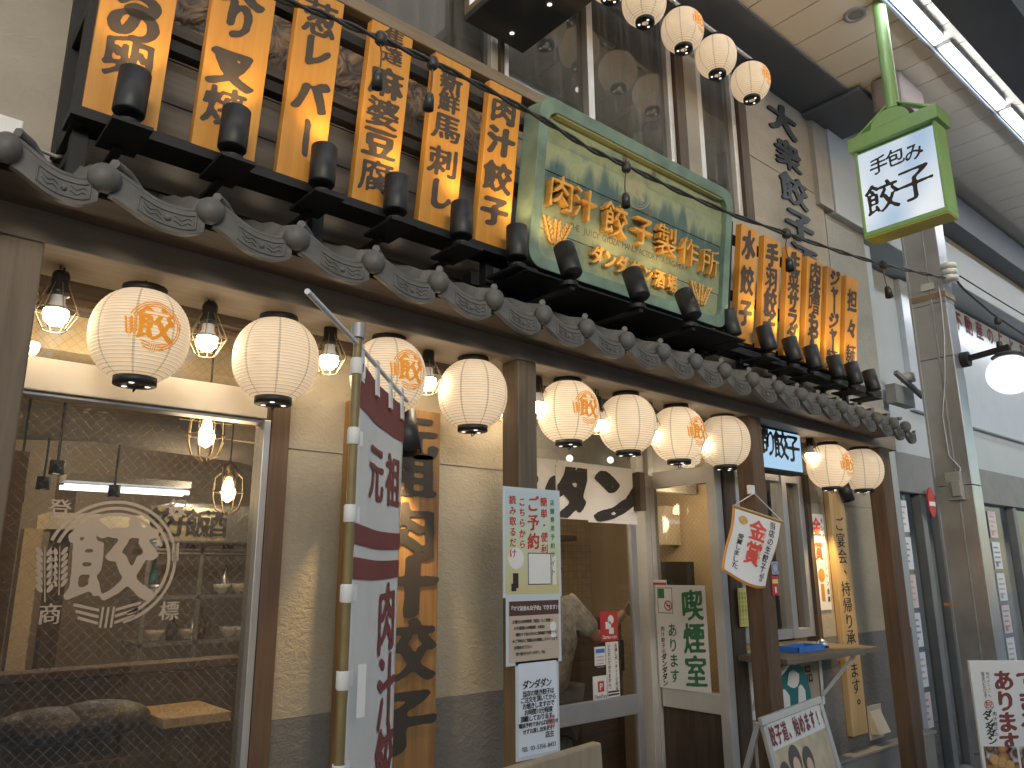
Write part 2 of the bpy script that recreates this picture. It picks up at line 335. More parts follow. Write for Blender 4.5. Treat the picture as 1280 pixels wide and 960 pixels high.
def put(mb, fr, ch, u, v, sx, sy=None, style='brush', w=.045, n=.0015, depth=0, rot=0, shear=0, fmap=None):
    if ch in ' 　': return
    sy = sy or sx
    if ch in 'ー' and rot == 90: pass
    V, Fs = brush(ch, w, depth == 0) if style == 'brush' else raw(ch)
    if rot: V = np.stack([V[:, 1], -V[:, 0]], 1)
    offs = [(0, 0)] if style == 'brush' or w == 0 else [(-w, -w*.6), (w, w*.6), (-w*.6, w), (w*.6, -w), (0, 0)]
    for k, (ox, oy) in enumerate(offs):
        P = [(u+(a+ox)*sx, v+(b+oy+shear*a)*sy) for a, b in V]
        nn = n+k*5e-5
        if fmap: mb.add([fmap(a, b, nn) for a, b in P], Fs); continue
        if depth == 0: mb.add([fr(a, b, nn) for a, b in P], Fs)
        else:
            L0 = [fr(a, b, n) for a, b in P]; L1 = [fr(a, b, n+depth) for a, b in P]; m = len(P); ed = {}
            for f in Fs:
                for q in range(len(f)): ed[(f[q], f[(q+1) % len(f)])] = 1
            side = [(a, b, b+m, a+m) for (a, b) in ed if (b, a) not in ed]
            mb.add(L0+L1, [tuple(i+m for i in f) for f in Fs]+side)
def col_text(mb, fr, s, u, v, size, pitch=None, sx=1., style='brush', w=.045, n=.0015, shear=.06, **k):
    pitch = pitch or size*1.02
    for i, ch in enumerate(s):
        if ch in '、。': put(mb, fr, ch, u+size*.55*sx, v-(i-.45)*pitch, size*sx, size, style, w, n, **k); continue
        small = .78 if ch in 'ャュョッ' else 1
        put(mb, fr, ch, u, v-i*pitch, size*sx*small, size*small, style, w, n, rot=90 if ch in 'ー・～' and ch == 'ー' else 0, shear=shear, **k)
def row_text(mb, fr, s, u, v, size, pitch=None, sx=1., style='plain', w=.012, n=.0015, center=False, **k):
    pitch = pitch or size*.98*sx
    wd_ = [pitch*(.56 if ord(c) < 256 else 1) for c in s]; x = u-(sum(wd_)/2 if center else 0)
    for c, q in zip(s, wd_): put(mb, fr, c, x+q/2, v, size*sx, size, style, w, n, **k); x += q
def rectP(mb, fr, u0, u1, v0, v1, n=.001, d=0):
    if d: mb.prism([(u0,v0),(u1,v0),(u1,v1),(u0,v1)], lambda a, b, c: fr(a, b, n+c), d)
    else: mb.add([fr(u0,v0,n), fr(u1,v0,n), fr(u1,v1,n), fr(u0,v1,n)], [(0,1,2,3)])
def ringP(mb, fr, u, v, r0, r1, a0=0, a1=360, n=.001, k=40, fmap=None):
    g = fmap or (lambda a, b, c: fr(a, b, c)); vs = []
    for i in range(k+1):
        a = rad(a0+(a1-a0)*i/k); vs += [g(u+r0*math.cos(a), v+r0*math.sin(a), n), g(u+r1*math.cos(a), v+r1*math.sin(a), n)]
    mb.add(vs, [(2*i, 2*i+1, 2*i+3, 2*i+2) for i in range(k)])
def wheat(mb, fr, u, v, h, lean, n=.001, d=0, fmap=None):
    g = fmap or (lambda a, b, c: fr(a, b, c))
    for i in range(6):
        t = .25+i*.13
        for s in (-1, 1):
            cx = u+lean*t*h+s*h*.09; cy_ = v+t*h; ang = rad(90-s*32)-lean*.5; pl = []
            for q in range(8):
                a = 2*math.pi*q/8; x = math.cos(a)*h*.10; y = math.sin(a)*h*.042
                pl.append((cx+x*math.cos(ang)-y*math.sin(ang), cy_+x*math.sin(ang)+y*math.cos(ang)))
            if d: mb.prism(pl, lambda a, b, c: g(a, b, n+c), d)
            else: mb.add([g(a, b, n) for a, b in pl], [tuple(range(8))])
    pl = [(u-h*.012, v), (u+h*.012, v), (u+lean*h+h*.008, v+h), (u+lean*h-h*.008, v+h)]
    mb.add([g(a, b, n+d*.5) for a, b in pl], [(0,1,2,3)])
def emblem(mb, fr, u, v, r, n=.001, fmap=None, full=True, w=.05):
    k = dict(n=n, fmap=fmap)
    for i, (q, a0, a1) in enumerate(((1., 20, 160), (.9, -70, 160), (.8, 20, 150))): ringP(mb, fr, u, v, r*(q-.05), r*q, a0, a1, **k)
    ringP(mb, fr, u, v, r*.95, r*1., -75, 10, **k)
    put(mb, fr, '餃', u, v+r*.03, r*1.45, r*1.45, 'brush', w, n+.0006, fmap=fmap)
    wheat(mb, fr, u-r*.9, v-r*.6, r*.85, -.12, n+.0003, 0, fmap); wheat(mb, fr, u-r*.72, v-r*.5, r*.75, -.1, n+.0003, 0, fmap); wheat(mb, fr, u+r*.98, v-r*.05, r*.4, -.05, n, 0, fmap)
    g = fmap or (lambda a, b, c: fr(a, b, c))
    for i in range(3):
        y = v-r*(.74+.1*i)
        for s in (-1, 1):
            pl = [(u+s*r*.12, y-r*.03), (u+s*r*(.5-.04*i), y+r*.1-r*.03), (u+s*r*(.5-.04*i), y+r*.1+r*.015), (u+s*r*.12, y+r*.015)]
            mb.add([g(a, b, n) for a, b in pl], [(0,1,2,3) if s > 0 else (3,2,1,0)])
        pl = [(u-r*.1+i*r*.08, v-r*1.02), (u-r*.1+i*r*.08+r*.035, v-r*1.02), (u-r*.1+i*r*.08+r*.05, v-r*.7), (u-r*.1+i*r*.08+r*.015, v-r*.7)]
        mb.add([g(a, b, n) for a, b in pl], [(0,1,2,3)])
XZ = lambda Y: Frame((0, Y, 0), (1,0,0), (0,0,1))        # street-facing vertical frame, normal -y
# ================================================================== SETTING
tag(obj('street_pavement', MB().add([(-20,-30,0),(60,-30,0),(60,30,0),(-20,30,0)], [(0,1,2,3)]), M['pave']), kind='structure')
# arcade canopy over the street (boards run across the street)
mb = MB(); CZ = 4.73
for i in range(120):
    x = -6+i*.26; mb.box(x+.004, x+.256, -4.6, -.345, CZ, CZ+.02)
mb.box(-6, 25, -4.7, -.02, CZ+.03, CZ+.06)
arc = thing('arcade_canopy', 'board ceiling of the covered shopping street with pale planks running crosswise', 'canopy', (5,-2,0))
obj('plank_ceiling', mb, M['ceil'], arc)
mb = MB(); mb.box(-6, 4.86, -.35, -.003, CZ-.016, CZ-.003)
obj('eave_fascia', mb, M['fascia'], arc)
mb = MB(); mb.box(-6, 25, -1.42, -1.12, CZ-.10, CZ-.005); mb.box(-6, 25, -.925, -.91, CZ-.04, CZ-.004); mb.box(5.95, 25, -.22, .0, CZ-.30, CZ-.006)  # thin lip beside the tubes is added to keep their light off the planks
obj('light_trough', mb, M['fascia'], arc)
mb = MB(); mb.box(-6, 25, -4.75, -1.43, CZ-.14, CZ-.006)
obj('blue_soffit', mb, plain('soffit_blue', (.46,.52,.62), .5, 0, .1, 2), arc)
TX0, TXP = 4.77-8*1.08, 1.08
for i in range(26):
    x0 = TX0+i*TXP
    for yy in (-.98, -3.6):  # the far row is unseen, added for more ambient street light
        x0 = TX0+i*TXP
        t = thing('tube_light', '', 'light', (x0+.53, yy, CZ-.03))
        o = MB().box(x0+.05, x0+TXP-.05, yy-.04, yy+.04, CZ-.03, CZ-.001); obj('fixture', o, M['grey'], t)
        obj('lamp_tube', MB().box(x0+.045, x0+TXP-.045, yy-.028, yy+.028, CZ-.065, CZ-.0305), M['tube'], t, .012)
        tag(t, {7: 'white fluorescent tube running along the arcade ceiling, cut by the top edge', 8: 'long white fluorescent tube to the right of the green pole', 9: 'white fluorescent tube farthest along the arcade ceiling at the right'}.get(i if yy > -2 else -1, 'white fluorescent tube in the line along the arcade ceiling' if yy > -2 else 'unseen fluorescent tube in an added second line, for fill light in the street'), 'tube light', 'fluorescent tubes along the arcade ceiling')
p = atz(1069, 18, CZ)
t = thing('ceiling_speaker', 'small round grey fitting set in the ceiling planks near the green pole', 'ceiling fitting', tuple(p))
obj('rim', MB().lathe([(.07,-.001),(.07,-.006),(.045,-.008),(.043,-.004)], 24, Matrix.Translation(p)), M['grey'], t)
obj('grille', MB().lathe([(.043,-.004),(.001,-.006)], 20, Matrix.Translation(p)), M['neigh_d'], t)
# far side of the street, only seen mirrored in the glass
opp = thing('opposite_building', 'plain grey shopfront row across the arcade street', 'building', (3,-9,0))
obj('wall', MB().box(-8, 24, -9.3, -9, 0, 4.2), plain('far_wall', (.3,.29,.28), .8, 0, .2, 1), opp)
# ================================================================== RESTAURANT
bld = thing('restaurant_building', 'dumpling restaurant front with plaster walls, timber posts and tiled eave', 'building', (2.6, 0, 0))
zb = lambda x: 2.298-(x-.3)*.0142            # underside of the timber beam
T = .14
lw = MB()
for (a, b) in ((1.085, 2.18), (4.375, 5.62), (-3, .17)):
    z2 = 1.895; lw.box(a, b, 0, T, 0, z2); lw.box(a, b, 0, T, z2+.006, 2.62); lw.box(a+.01, b-.01, .006, T-.01, z2-.01, z2+.02)
lw.box(3.66, 4.375, 0, T, 0, 1.10); lw.box(3.6, 4.375, 0, T, 2.06, 2.62); lw.box(.17, 1.085, 0.001, T, 2.30, 2.62); lw.box(2.18, 3.6, .001, .1, 2.30, 2.62)
lw.box(2.1, 2.18, T, .5, 0, 2.6)
obj('lower_wall', lw, M['plaster'], bld)
obj('dado', MB().box(1.087, 2.183, -.004, .1, 0, 1.065), M['dado'], bld); obj('dado', MB().box(4.377, 5.623, -.004, .1, 0, 1.12), M['dado'], bld)
obj('base_ledge', MB().box(3.7, 5.64, -.06, 0, 0, .455).box(3.7, 5.65, -.075, 0, .457, .478), M['conc'], bld, .006)
obj('side_wall', MB().box(5.5, 5.625, .02, 4, 0, 3.9), M['plaster_pier'], bld)
obj('pier', MB().box(5.05, 5.63, .004, .3, 2.62, 4.0), M['plaster_pier'], bld)
# upper wall pieces round the upstairs windows
uw = MB(); uw.box(-3, 5.03, 0, T, 2.622, 3.62)
uw.box(3.42, 3.56, 0, T, 3.62, 4.9); uw.box(4.08, 5.03, 0, T, 3.62, 4.10); uw.box(4.08, 5.03, 0, T, 4.106, 4.9); uw.box(4.085, 5.02, .006, T, 4.09, 4.12); uw.box(-3, 5.03, 0, T, 4.9, 5.4)
obj('upper_wall', uw, M['plaster_up'], bld)
sd_ = MB()
for i in range(6): sd_.box(.33, 3.35, -.018, -.002, 2.66+i*.155, 2.66+i*.155+.15)
obj('siding', sd_, M['siding'], bld)
obj('window_ledge', MB().box(.3, 3.42, -.09, -.001, 3.60, 3.66), M['sillwood'], bld, .004)
def window(x0, x1, z0, z1, y, fw, mat, gmat, muls=(), nm='window_frame'):
    f = MB(); f.box(x0, x0+fw, y-.02, y+.04, z0, z1); f.box(x1-fw, x1, y-.02, y+.04, z0, z1); f.box(x0+fw, x1-fw, y-.018, y+.038, z1-fw, z1); f.box(x0+fw, x1-fw, y-.018, y+.038, z0, z0+fw)
    for mx_ in muls: f.box(mx_-fw/2, mx_+fw/2, y-.03, y+.045, z0+.002, z1-.002)
    fo = obj(nm, f, mat, bld, .003); g = MB().box(x0+fw*.5, x1-fw*.5, y+.01, y+.014, z0+fw*.5, z1-fw*.5)
    obj('pane', g, gmat, fo); return fo
window(.6, 2.0, 3.66, 4.9, .03, .04, M['alu_w'], M['g_up'], (1.27,))
window(2.02, 3.33, 3.66, 4.9, .03, .045, M['alu_w'], M['g_up'], (2.62,))
window(3.575, 3.985, 3.55, 4.9, .03, .045, M['alu_w'], M['g_up'])
[obj('window_trim', MB().box(a_, b_, -.012, T, 3.62, 4.9), M['darkwood_v'], bld) for a_, b_ in ((3.335, 3.418), (3.99, 4.078), (2.0, 2.02))]
up = MB(); up.box(-.5, 4.1, 2.2, 2.25, 3.5, 5.1); up.box(-.5, 4.1, .2, 2.2, 4.95, 5.0); up.box(-.5, 4.1, .2, 2.2, 3.3, 3.35); up.box(4.101, 4.15, .15, 2.3, 3.3, 5.1); up.box(-.55, -.501, .15, 2.3, 3.3, 5.1)
obj('upstairs_room', up, plain('upstairs_wall', (.45,.4,.34), .8), bld)
for (px, py) in ((722, 112), (797, 117), (801, 145)): 
    p = at(px, py, .9); obj('downlight', MB().ball(tuple(p), .018, 10, 6), M['down'], bld)
# timber beam, trim and soffit
bm = MB(); bm.slope_box(-1.2, 5.03, -.3, -.055, zb(-1.2), zb(5.03), zb(-1.2)+.17, zb(5.03)+.15)
obj('timber_beam', bm, M['beam'], bld, .006)
obj('soffit_trim', MB().slope_box(-1.2, 5.0, -.053, -.001, zb(-1.2)-.03, zb(5)-.03, zb(-1.2)+.06, zb(5)+.06), M['darkwood'], bld)
for (x0, x1, m_) in ((.16, .283, 'post'), (1.838, 1.93, 'post'), (3.37, 3.475, 'post_brown'), (4.79, 4.92, 'post_brown')):
    xm = (x0+x1)/2; obj('timber_post', MB().box(x0, x1, -.298, -.205, 0, zb(xm)-.001), M[m_], bld, .004)
# tiled eave
BX = [0.156,0.355,0.606,0.844,1.089,1.325,1.553,1.778,1.997,2.221,2.444,2.659,2.87,3.09,3.307,3.516,3.722,3.93,4.134,4.33,4.533,4.692]
BX = [-.3, -.07]+BX; ez = lambda x: 2.432-(x-.156)*.0225
def wav(u): # profile between two balls, u 0..1
    return -.052*(math.sin(min(1, u/.62)*math.pi/2)**1.6) + (.03*((u-.72)/.28)**2 if u > .72 else 0)
roof = MB(); ns = 14; ny = 6
prof = []
for i in range(len(BX)-1):
    for k in range(ns): u = k/ns; x = BX[i]+(BX[i+1]-BX[i])*u; prof.append((x, ez(x)+.012+wav(u)))
rows_ = []
for j in range(ny+1):
    y = -.49+.47*j/ny; rise = .47*j/ny*.42; step = .008*(1-(j % 2))
    rows_.append([(x, y, z+rise+step) for x, z in prof])
vs = [p for r_ in rows_ for p in r_]; n_ = len(prof)
roof.add(vs, [(j*n_+i, j*n_+i+1, (j+1)*n_+i+1, (j+1)*n_+i) for j in range(ny) for i in range(n_-1)], True)
obj('tile_roof', roof, M['tile'], bld).modifiers.new('thick', 'SOLIDIFY').thickness = -.012
tp = MB(); mt_ = .222
def apr(u, v, n): return (u*mt_, -.5-n, wav(u)+v)
K = 16; vs = []
for k in range(K+1):
    u = .06+.9*k/K
    vs += [apr(u, .016, 0), apr(u, -.046, 0), apr(u, -.046, -.02), apr(u, .016, -.02)]
tp.add(vs, [(4*k+a, 4*k+(a+1) % 4, 4*k+4+(a+1) % 4, 4*k+4+a) for k in range(K) for a in range(4)]+[(0,3,2,1), (4*K,4*K+1,4*K+2,4*K+3)])
tp.ball((0, -.505, -.012), .034, 18, 12, 1.05)
tp.tube([apr(.32+.55*q/8, .004, .001) for q in range(9)], .0025, 5); tp.tube([apr(.32+.55*q/8, -.034, .001) for q in range(9)], .0025, 5)
for uu in (.32, .87): tp.tube([apr(uu, .004, .001), apr(uu, -.034, .001)], .0025, 5)
for s in (-1, 1):
    for vv in (-.008, -.020):
        tp.tube([apr(.6+s*(.06+.17*q/8), vv+.004*math.sin(q*1.1+s), .0012) for q in range(9)], .0022, 5)
tp.ball(apr(.6, -.015, 0), .008, 10, 6)
tp.tube([(.02, -.48, .045), (.06, -.43, .05), (.10, -.40, .02)], .012, 6)
tm = None
for i in range(len(BX)):
    sc_ = ((BX[i+1]-BX[i]) if i+1 < len(BX) else .16)/mt_
    if tm is None: tm = o = obj('eave_tile', tp, M['tile'], bld); WL[o.name] = Vector(); o.data.transform(Matrix.Translation(WL[bld.name]))
    else: o = tm.copy(); COL.objects.link(o); o.parent = bld
    o.location = Vector((BX[i], 0, ez(BX[i])))-WL[bld.name]; o.scale = (sc_, 1, 1)
er = MB(); er.slope_box(-1, 4.72, -.47, -.3, ez(-1)-.05, ez(4.72)-.05, ez(-1)-.035, ez(4.72)-.035)
er.slope_box(-1, 4.72, -.299, -.01, ez(-1)-.03, ez(4.72)-.03, ez(-1)-.01, ez(4.72)-.01)
obj('eave_board', er, M['darkwood'], bld)
# big window on the left
bw = MB(); bw.box(.3, 1.0, -.02, .04, 1.985, 2.078); obj('transom_bar', bw, M['cream'], bld, .004)
f = MB(); f.box(1.02, 1.083, -.015, .12, 0, 2.29); f.box(.285, 1.02, .0, .1, 2.245, 2.3)
bwf = obj('window_frame', f, M['post_brown'], bld, .003)
f = MB(); f.box(.995, 1.018, -.012, .06, .2, 1.983); f.box(.284, .305, -.01, .06, .2, 2.24); f.box(.305, .995, -.004, .055, 1.974, 1.984); f.box(.305, 1.0, 0, .05, .2, .26)
obj('sash', f, M['alu'], bwf, .002)
gl_ = obj('pane', MB().box(.3, 1.0, .02, .025, .25, 1.96), M['g_win'], bwf)
obj('transom_pane', MB().box(.3, 1.018, .03, .035, 2.079, 2.25), M['g_win'], bwf)
fr = XZ(.018); mb = MB(); u, v = fr.uv(141, 703); emblem(mb, fr, u, v, .172, .001, None, True, .024)
for ch, px, py in (('登', 75, 637), ('録', 222, 636), ('商', 62, 768), ('標', 211, 764)):
    a, b = fr.uv(px, py); put(mb, fr, ch, a, b, .058, .058, 'brush', .018, .0022)
tag(obj('window_emblem', mb, plain('frosted_film', (.46,.37,.28), .8, 0, .05), bwf), 'pale frosted round emblem with wheat ears on the glass')
# ---- entry recess
DY = .47
f = MB(); f.box(2.185, 3.5, DY-.04, DY+.04, 1.955, 2.03); f.box(2.185, 2.23, DY-.04, DY+.05, 0, 1.955); f.box(3.42, 3.468, DY-.03, DY+.06, 0, 2.3); f.box(2.185, 3.40, DY-.03, DY+.04, 2.24, 2.30)
df_ = obj('door_frame', f, M['alu_w'], bld, .003)
obj('transom_pane', MB().box(2.19, 3.4, DY, DY+.005, 2.03, 2.24), M['g_clear'], df_)
X0, X1 = 2.28, at(786, 760, DY)[0]
sdoor = MB(); sdoor.box(X1-.045, X1, DY-.075, DY-.045, .05, 1.95); sdoor.box(X0, X0+.05, DY-.075, DY-.045, .05, 1.95)
sdoor.box(X0+.05, X1-.045, DY-.073, DY-.047, .79, .885); sdoor.box(X0+.05, X1-.045, DY-.073, DY-.047, .05, .15); sdoor.box(X0+.05, X1-.045, DY-.073, DY-.047, 1.9, 1.95)
sdo = obj('sliding_door', sdoor, M['alu'], bld, .003)
obj('pane', MB().box(X0+.04, X1-.04, DY-.062, DY-.057, .15, 1.9), M['g_door'], sdo)
a = at(779, 815, DY-.08); obj('handle', MB().box(a[0]-.012, a[0]+.008, DY-.079, DY-.074, a[2]-.09, a[2]+.06), M['black'], sdo)
# side panel, square to the street
PX = 3.5
f = MB(); ya, yb = .0, .5
f.box(PX-.03, PX+.03, .0, .055, 0, 2.29); f.box(PX-.03, PX+.03, DY-.035, DY+.06, 0, 2.0)
f.box(PX-.025, PX+.025, .055, DY-.05, 1.955, 2.045); f.box(PX-.028, PX+.028, .055, DY-.05, .80, .895)
spf = obj('side_panel', f, M['alu_w'], bld, .003)
obj('pane', MB().box(PX-.003, PX+.003, .05, DY-.04, .89, 1.96), M['g_side'], spf); obj('kick_board', MB().box(PX-.01, PX+.01, .05, DY-.04, 0.05, .81), M['darkwood_v'], spf)
obj('transom_pane', MB().box(PX-.003, PX+.003, .05, DY-.04, 2.045, 2.29), M['g_clear'], spf)
obj('recess_ceiling', MB().box(2.18, 3.6, .1, .5, 2.3, 2.33), M['cream'], bld)
obj('corner_post', MB().box(3.535, 3.64, -.01, .06, 0, 2.29), M['darkwood_v'], bld, .003)
tw = window(3.66, 4.365, 1.13, 2.05, .02, .05, M['alu'], M['g_clear'], (4.14,))
obj('window_jamb', MB().box(4.367, 4.41, -.02, .06, 1.1, 2.06), M['darkwood_v'], bld)
mb = MB()
for i in range(5): mb.box(4.16+.04*i, 4.196+.04*i, .05, .06, 1.19, 2.0)
obj('slat_blind', mb, plain('brown_slats', (.2,.14,.09), .6), tw)
# ================================================================== INTERIOR
rm = thing('dining_room', 'warm lit dining room behind the glass with dark timber and cream walls', 'room', (1.5, 2, 0))
mb = MB(); mb.box(-3, 4.6, 3.9, 4.0, 0, 2.6); mb.box(-3.1, -3, .2, 4, 0, 2.6); mb.box(4.6, 4.7, .55, 4, 0, 2.6); obj('wall', mb, M['room'], rm)
obj('floor_boards', MB().box(-3, 4.6, .16, 3.9, .0, .02), M['roomd'], rm)
mb = MB(); mb.box(-3, 4.6, .15, 3.9, 2.6, 2.64)
for i in range(16): mb.box(-3, 4.6, .3+i*.23, .36+i*.23, 2.55, 2.6)
obj('plank_ceiling', mb, M['ceil_d'], rm)
obj('ceiling_beam', MB().box(-.4, 1.6, .75, .95, 2.30, 2.54).box(-3, 4.6, 2.0, 2.2, 2.25, 2.5), M['roomlit'], rm)
obj('duct', MB().tube([(.2,1.7,2.2),(.9,1.9,2.28),(1.8,2.2,2.28),(2.4,2.4,2.2)], .13, 12), M['ceil_d'], rm)
def rect_px(x0, y0, x1, y1, Y): a = at(x0, y0, Y); b = at(x1, y1, Y); return min(a[0], b[0]), max(a[0], b[0]), min(a[2], b[2]), max(a[2], b[2])
mb = MB(); x0, x1, z0, z1 = rect_px(-40, 815, 310, 830, .7); mb.box(x0-1, x1+.25, .68, .80, z0, z0+.03); mb.box(x0-1, x1+.2, .7, .74, .02, z0)
obj('partition', mb, M['roomd'], rm, .004)
def pxbox(name, x0, y0, x1, y1, Y, d, mat, par, bev=0): 
    a = rect_px(x0, y0, x1, y1, Y); ym_ = (y0+y1)/2; a = (at(x0, ym_, Y)[0], at(x1, ym_, Y)[0], a[2], a[3]); return obj(name, MB().box(a[0], a[1], Y, Y+d, a[2], a[3]), mat, par, bev)
pxbox('pillar', 14, 660, 38, 900, 1.6, .1, M['roomlit'], rm); pxbox('pillar', -20, 560, 14, 900, 1.5, .1, M['roomd'], rm); pxbox('pillar', 60, 590, 82, 860, 2.6, .12, M['roomd'], rm)
pxbox('cream_bulkhead', 60, 640, 200, 665, 2.4, .3, M['roomlit'], rm)
t = thing('kitchen_shelf', 'steel kitchen shelving with bottles and bowls behind the window emblem', 'shelf', tuple(at(220, 780, 2.4)*np.array([1,1,0])))
a = rect_px(178, 690, 296, 800, 2.4); mb = MB()
for zz in (a[2], a[2]+.25, a[2]+.5, a[3]): mb.box(a[0], a[1]+.3, 2.3, 2.6, zz, zz+.02)
for xx in (a[0], (a[0]+a[1])/2, a[1]+.28): mb.box(xx, xx+.02, 2.3, 2.32, a[2]-.5, a[3]+.02)
obj('rack', mb, M['steel'], t)
for k in range(22):
    lv = (a[2], a[2]+.25, a[2]+.5)[k % 3]+.021; x = a[0]+.04+(a[1]+.2-a[0])*random.random(); h = .12+.08*random.random()
    if k % 2: obj('bottle', MB().lathe([(.001,0),(.033,0),(.033,h*.6),(.012,h*.8),(.012,h*1.1),(.001,h*1.1)], 10, Matrix.Translation((x, 2.42, lv))), random.choice([M['teal'], M['steel'], M['post_warm'], M['darkwood']]), t)
    else: obj('bowl', MB().lathe([(.02,0),(.05,.035),(.055,.06),(.048,.06),(.001,.02)], 12, Matrix.Translation((x, 2.42, lv))), random.choice([M['paper'], M['steel'], M['cream']]), t)
obj('hood', MB().box(a[0]+.1, a[1]+.5, 2.25, 2.7, a[3]+.05, a[3]+.28), M['steel'], t, .01)
t = thing('cloth_banner', 'cream banner with brush characters hanging inside behind the window', 'banner', tuple(at(225, 660, 2.0)))
a = rect_px(190, 632, 280, 676, 2.0); obj('cloth', MB().box(a[0], a[1], 2.0, 2.006, a[2], a[3]), M['roomlit'], t)
mb = MB(); fr = XZ(1.999)
for i, c in enumerate('餃子飯酒'): put(mb, fr, c, a[0]+(a[1]-a[0])*(.14+.24*i), (a[2]+a[3])/2, .14, .16, 'brush', .03)
obj('lettering', mb, M['soot'], t)
def pend(px, py, Y, label):
    p = at(px, py, Y); t = thing('cage_pendant', label, 'pendant lamp', tuple(p), 'caged pendant lamps inside the window'); T_ = Matrix.Translation(tuple(p))
    obj('bulb', MB().lathe([(.001,-.045),(.025,-.03),(.032,0),(.018,.04),(.012,.06)], 14, T_), M['pend'], t)
    obj('socket', MB().lathe([(.014,.06),(.03,.07),(.03,.11),(.008,.13),(.001,.13)], 14, T_), M['wire'], t)
    mb = MB()
    for k in range(8):
        a_ = k*math.pi/4; c, s = math.cos(a_), math.sin(a_)
        mb.tube([tuple(p+np.array([c*r, s*r, z])) for r, z in ((.03,.09),(.062,.06),(.066,-.02),(.05,-.075),(.02,-.09))], .0025, 5)
    mb.tube([tuple(p+np.array([.066*math.cos(q*.4), .066*math.sin(q*.4), 0])) for q in range(17)], .0025, 5)
    obj('cage', mb, M['wire'], t); obj('cord', MB().tube([tuple(p+np.array([0,0,.13])), (p[0], p[1], 2.56)], .004, 6), M['cable'], t)
    l = bpy.data.lights.new('pendant_glow', 'POINT'); l.energy = 1.5; l.color = (1,.72,.4); l.shadow_soft_size = .12; lo = bpy.data.objects.new('pendant_glow', l); COL.objects.link(lo); lo.location = tuple(p+np.array([0,0,-.2])-np.array(WL[t.name])); lo.parent = t
pend(258, 545, .5, 'glowing caged pendant inside the window, upper one near the transom'); pend(285, 615, .95, 'smaller glowing caged pendant inside the window, lower and deeper')
for (a_, b_, Y, lb) in (((80, 607), (236, 618), 2.1, 'bluish fluorescent tube on the dining room ceiling seen through the window'),):
    p, q = at(*a_, Y), at(*b_, Y); q[2] = p[2]; t = thing('tube_light', lb, 'tube light', tuple((p+q)/2)); [obj('lamp_tube', MB().tube([tuple(p+np.array([0,e_,0])), tuple(q+np.array([0,e_,0]))], .012, 8), M['tube_in'], t) for e_ in (0, .1)]; obj('fixture', MB().box(p[0], q[0], Y-.03, Y+.13, p[2]+.025, p[2]+.06), M['grey'], t)
for i, (px, py, Y) in enumerate(((20, 627, 1.6), (53, 612, 1.8), (142, 621, 2.0), (70, 593, 1.4))):
    p = at(px, py, Y); t = thing('track_light', ['small warm track light by the left pillar behind glass', 'small warm track light left of the ceiling tube', 'pair of glowing track heads above the window emblem', 'round shallow warm lamp on the dark ceiling behind glass'][i], 'track light', tuple(p))
    obj('head', MB().lathe([(.03,.06),(.03,0),(.026,0)], 12, Matrix.Translation(tuple(p))), M['blackm'], t); obj('lens', MB().lathe([(.026,.004),(.001,.004)], 12, Matrix.Translation(tuple(p))), M['down'], t); obj('stem', MB().tube([tuple(p+np.array([0,0,.06])), (p[0], p[1], 2.56)], .006, 6), M['blackm'], t)
# seats below the partition, with patterned cushions
for i, (px, py, mt2) in enumerate(((60, 895, 'cush'), (125, 885, 'cush'))):
    p = at(px, py, .42); m_, t_, b__, L_ = nt('cushion_print'); vo = t_.nodes.new('ShaderNodeTexVoronoi'); vo.inputs['Scale'].default_value = 60; L_(coords(t_), vo.inputs['Vector']); r = ramp(t_, [(.25, (.14,.10,.09)), (.4, (.03,.018,.018))]); L_(vo.outputs['Distance'], r.inputs[0]); L_(r.outputs[0], b__.inputs['Base Color'])
    mb = MB(); mb.ball((p[0], p[1], p[2]-.03), .15, 18, 10, .35); tag(obj('cushion', mb, m_), ['dark floral cushion on the bench behind the window, leftmost', 'dark floral cushion on the bench next to the table corner'][i], 'cushion')
mb = MB(); mb.box(-1, 1.0, .2, .62, .86, .9); mb.box(-1, 1.0, .6, .66, .02, 1.02); tag(obj('bench', mb, M['roomd'], None, .005), 'dark wooden bench along the partition behind the window', 'bench')
p = at(215, 885, .5); t = thing('dining_table', 'warm lit wooden table corner low behind the window glass', 'table', (p[0], p[1], 0)); obj('table_top', MB().box(p[0]-.09, p[0]+.13, .3, .6, p[2]-.03, p[2]), M['plankL'], t, .004); obj('leg', MB().box(p[0]-.02, p[0]+.02, .43, .47, .02, p[2]-.03), M['roomd'], t)
# behind the door: tiled half wall, cabinets, added interior fill
pr = thing('kitchen_partition', 'cream tiled kitchen partition seen through the door and side panel', 'partition', (3.6, 1.7, 0))
m_, t_, b__, L_ = nt('small_tiles'); br_ = t_.nodes.new('ShaderNodeTexBrick'); br_.offset = 0; br_.inputs['Scale'].default_value = 20; br_.inputs['Color1'].default_value = (.42,.33,.22,1); br_.inputs['Color2'].default_value = (.36,.28,.18,1); br_.inputs['Mortar'].default_value = (.16,.12,.08,1); br_.inputs['Mortar Size'].default_value = .02; br_.inputs['Brick Width'].default_value = 1.; br_.inputs['Row Height'].default_value = 1.
sx_ = t_.nodes.new('ShaderNodeSeparateXYZ'); tc_ = t_.nodes.new('ShaderNodeTexCoord'); cb_ = t_.nodes.new('ShaderNodeCombineXYZ'); L_(tc_.outputs['Object'], sx_.inputs[0]); L_(sx_.outputs['X'], cb_.inputs[0]); L_(sx_.outputs['Z'], cb_.inputs[1]); L_(cb_.outputs[0], br_.inputs['Vector']); L_(br_.outputs[0], b__.inputs['Base Color']); M['tiles'] = m_
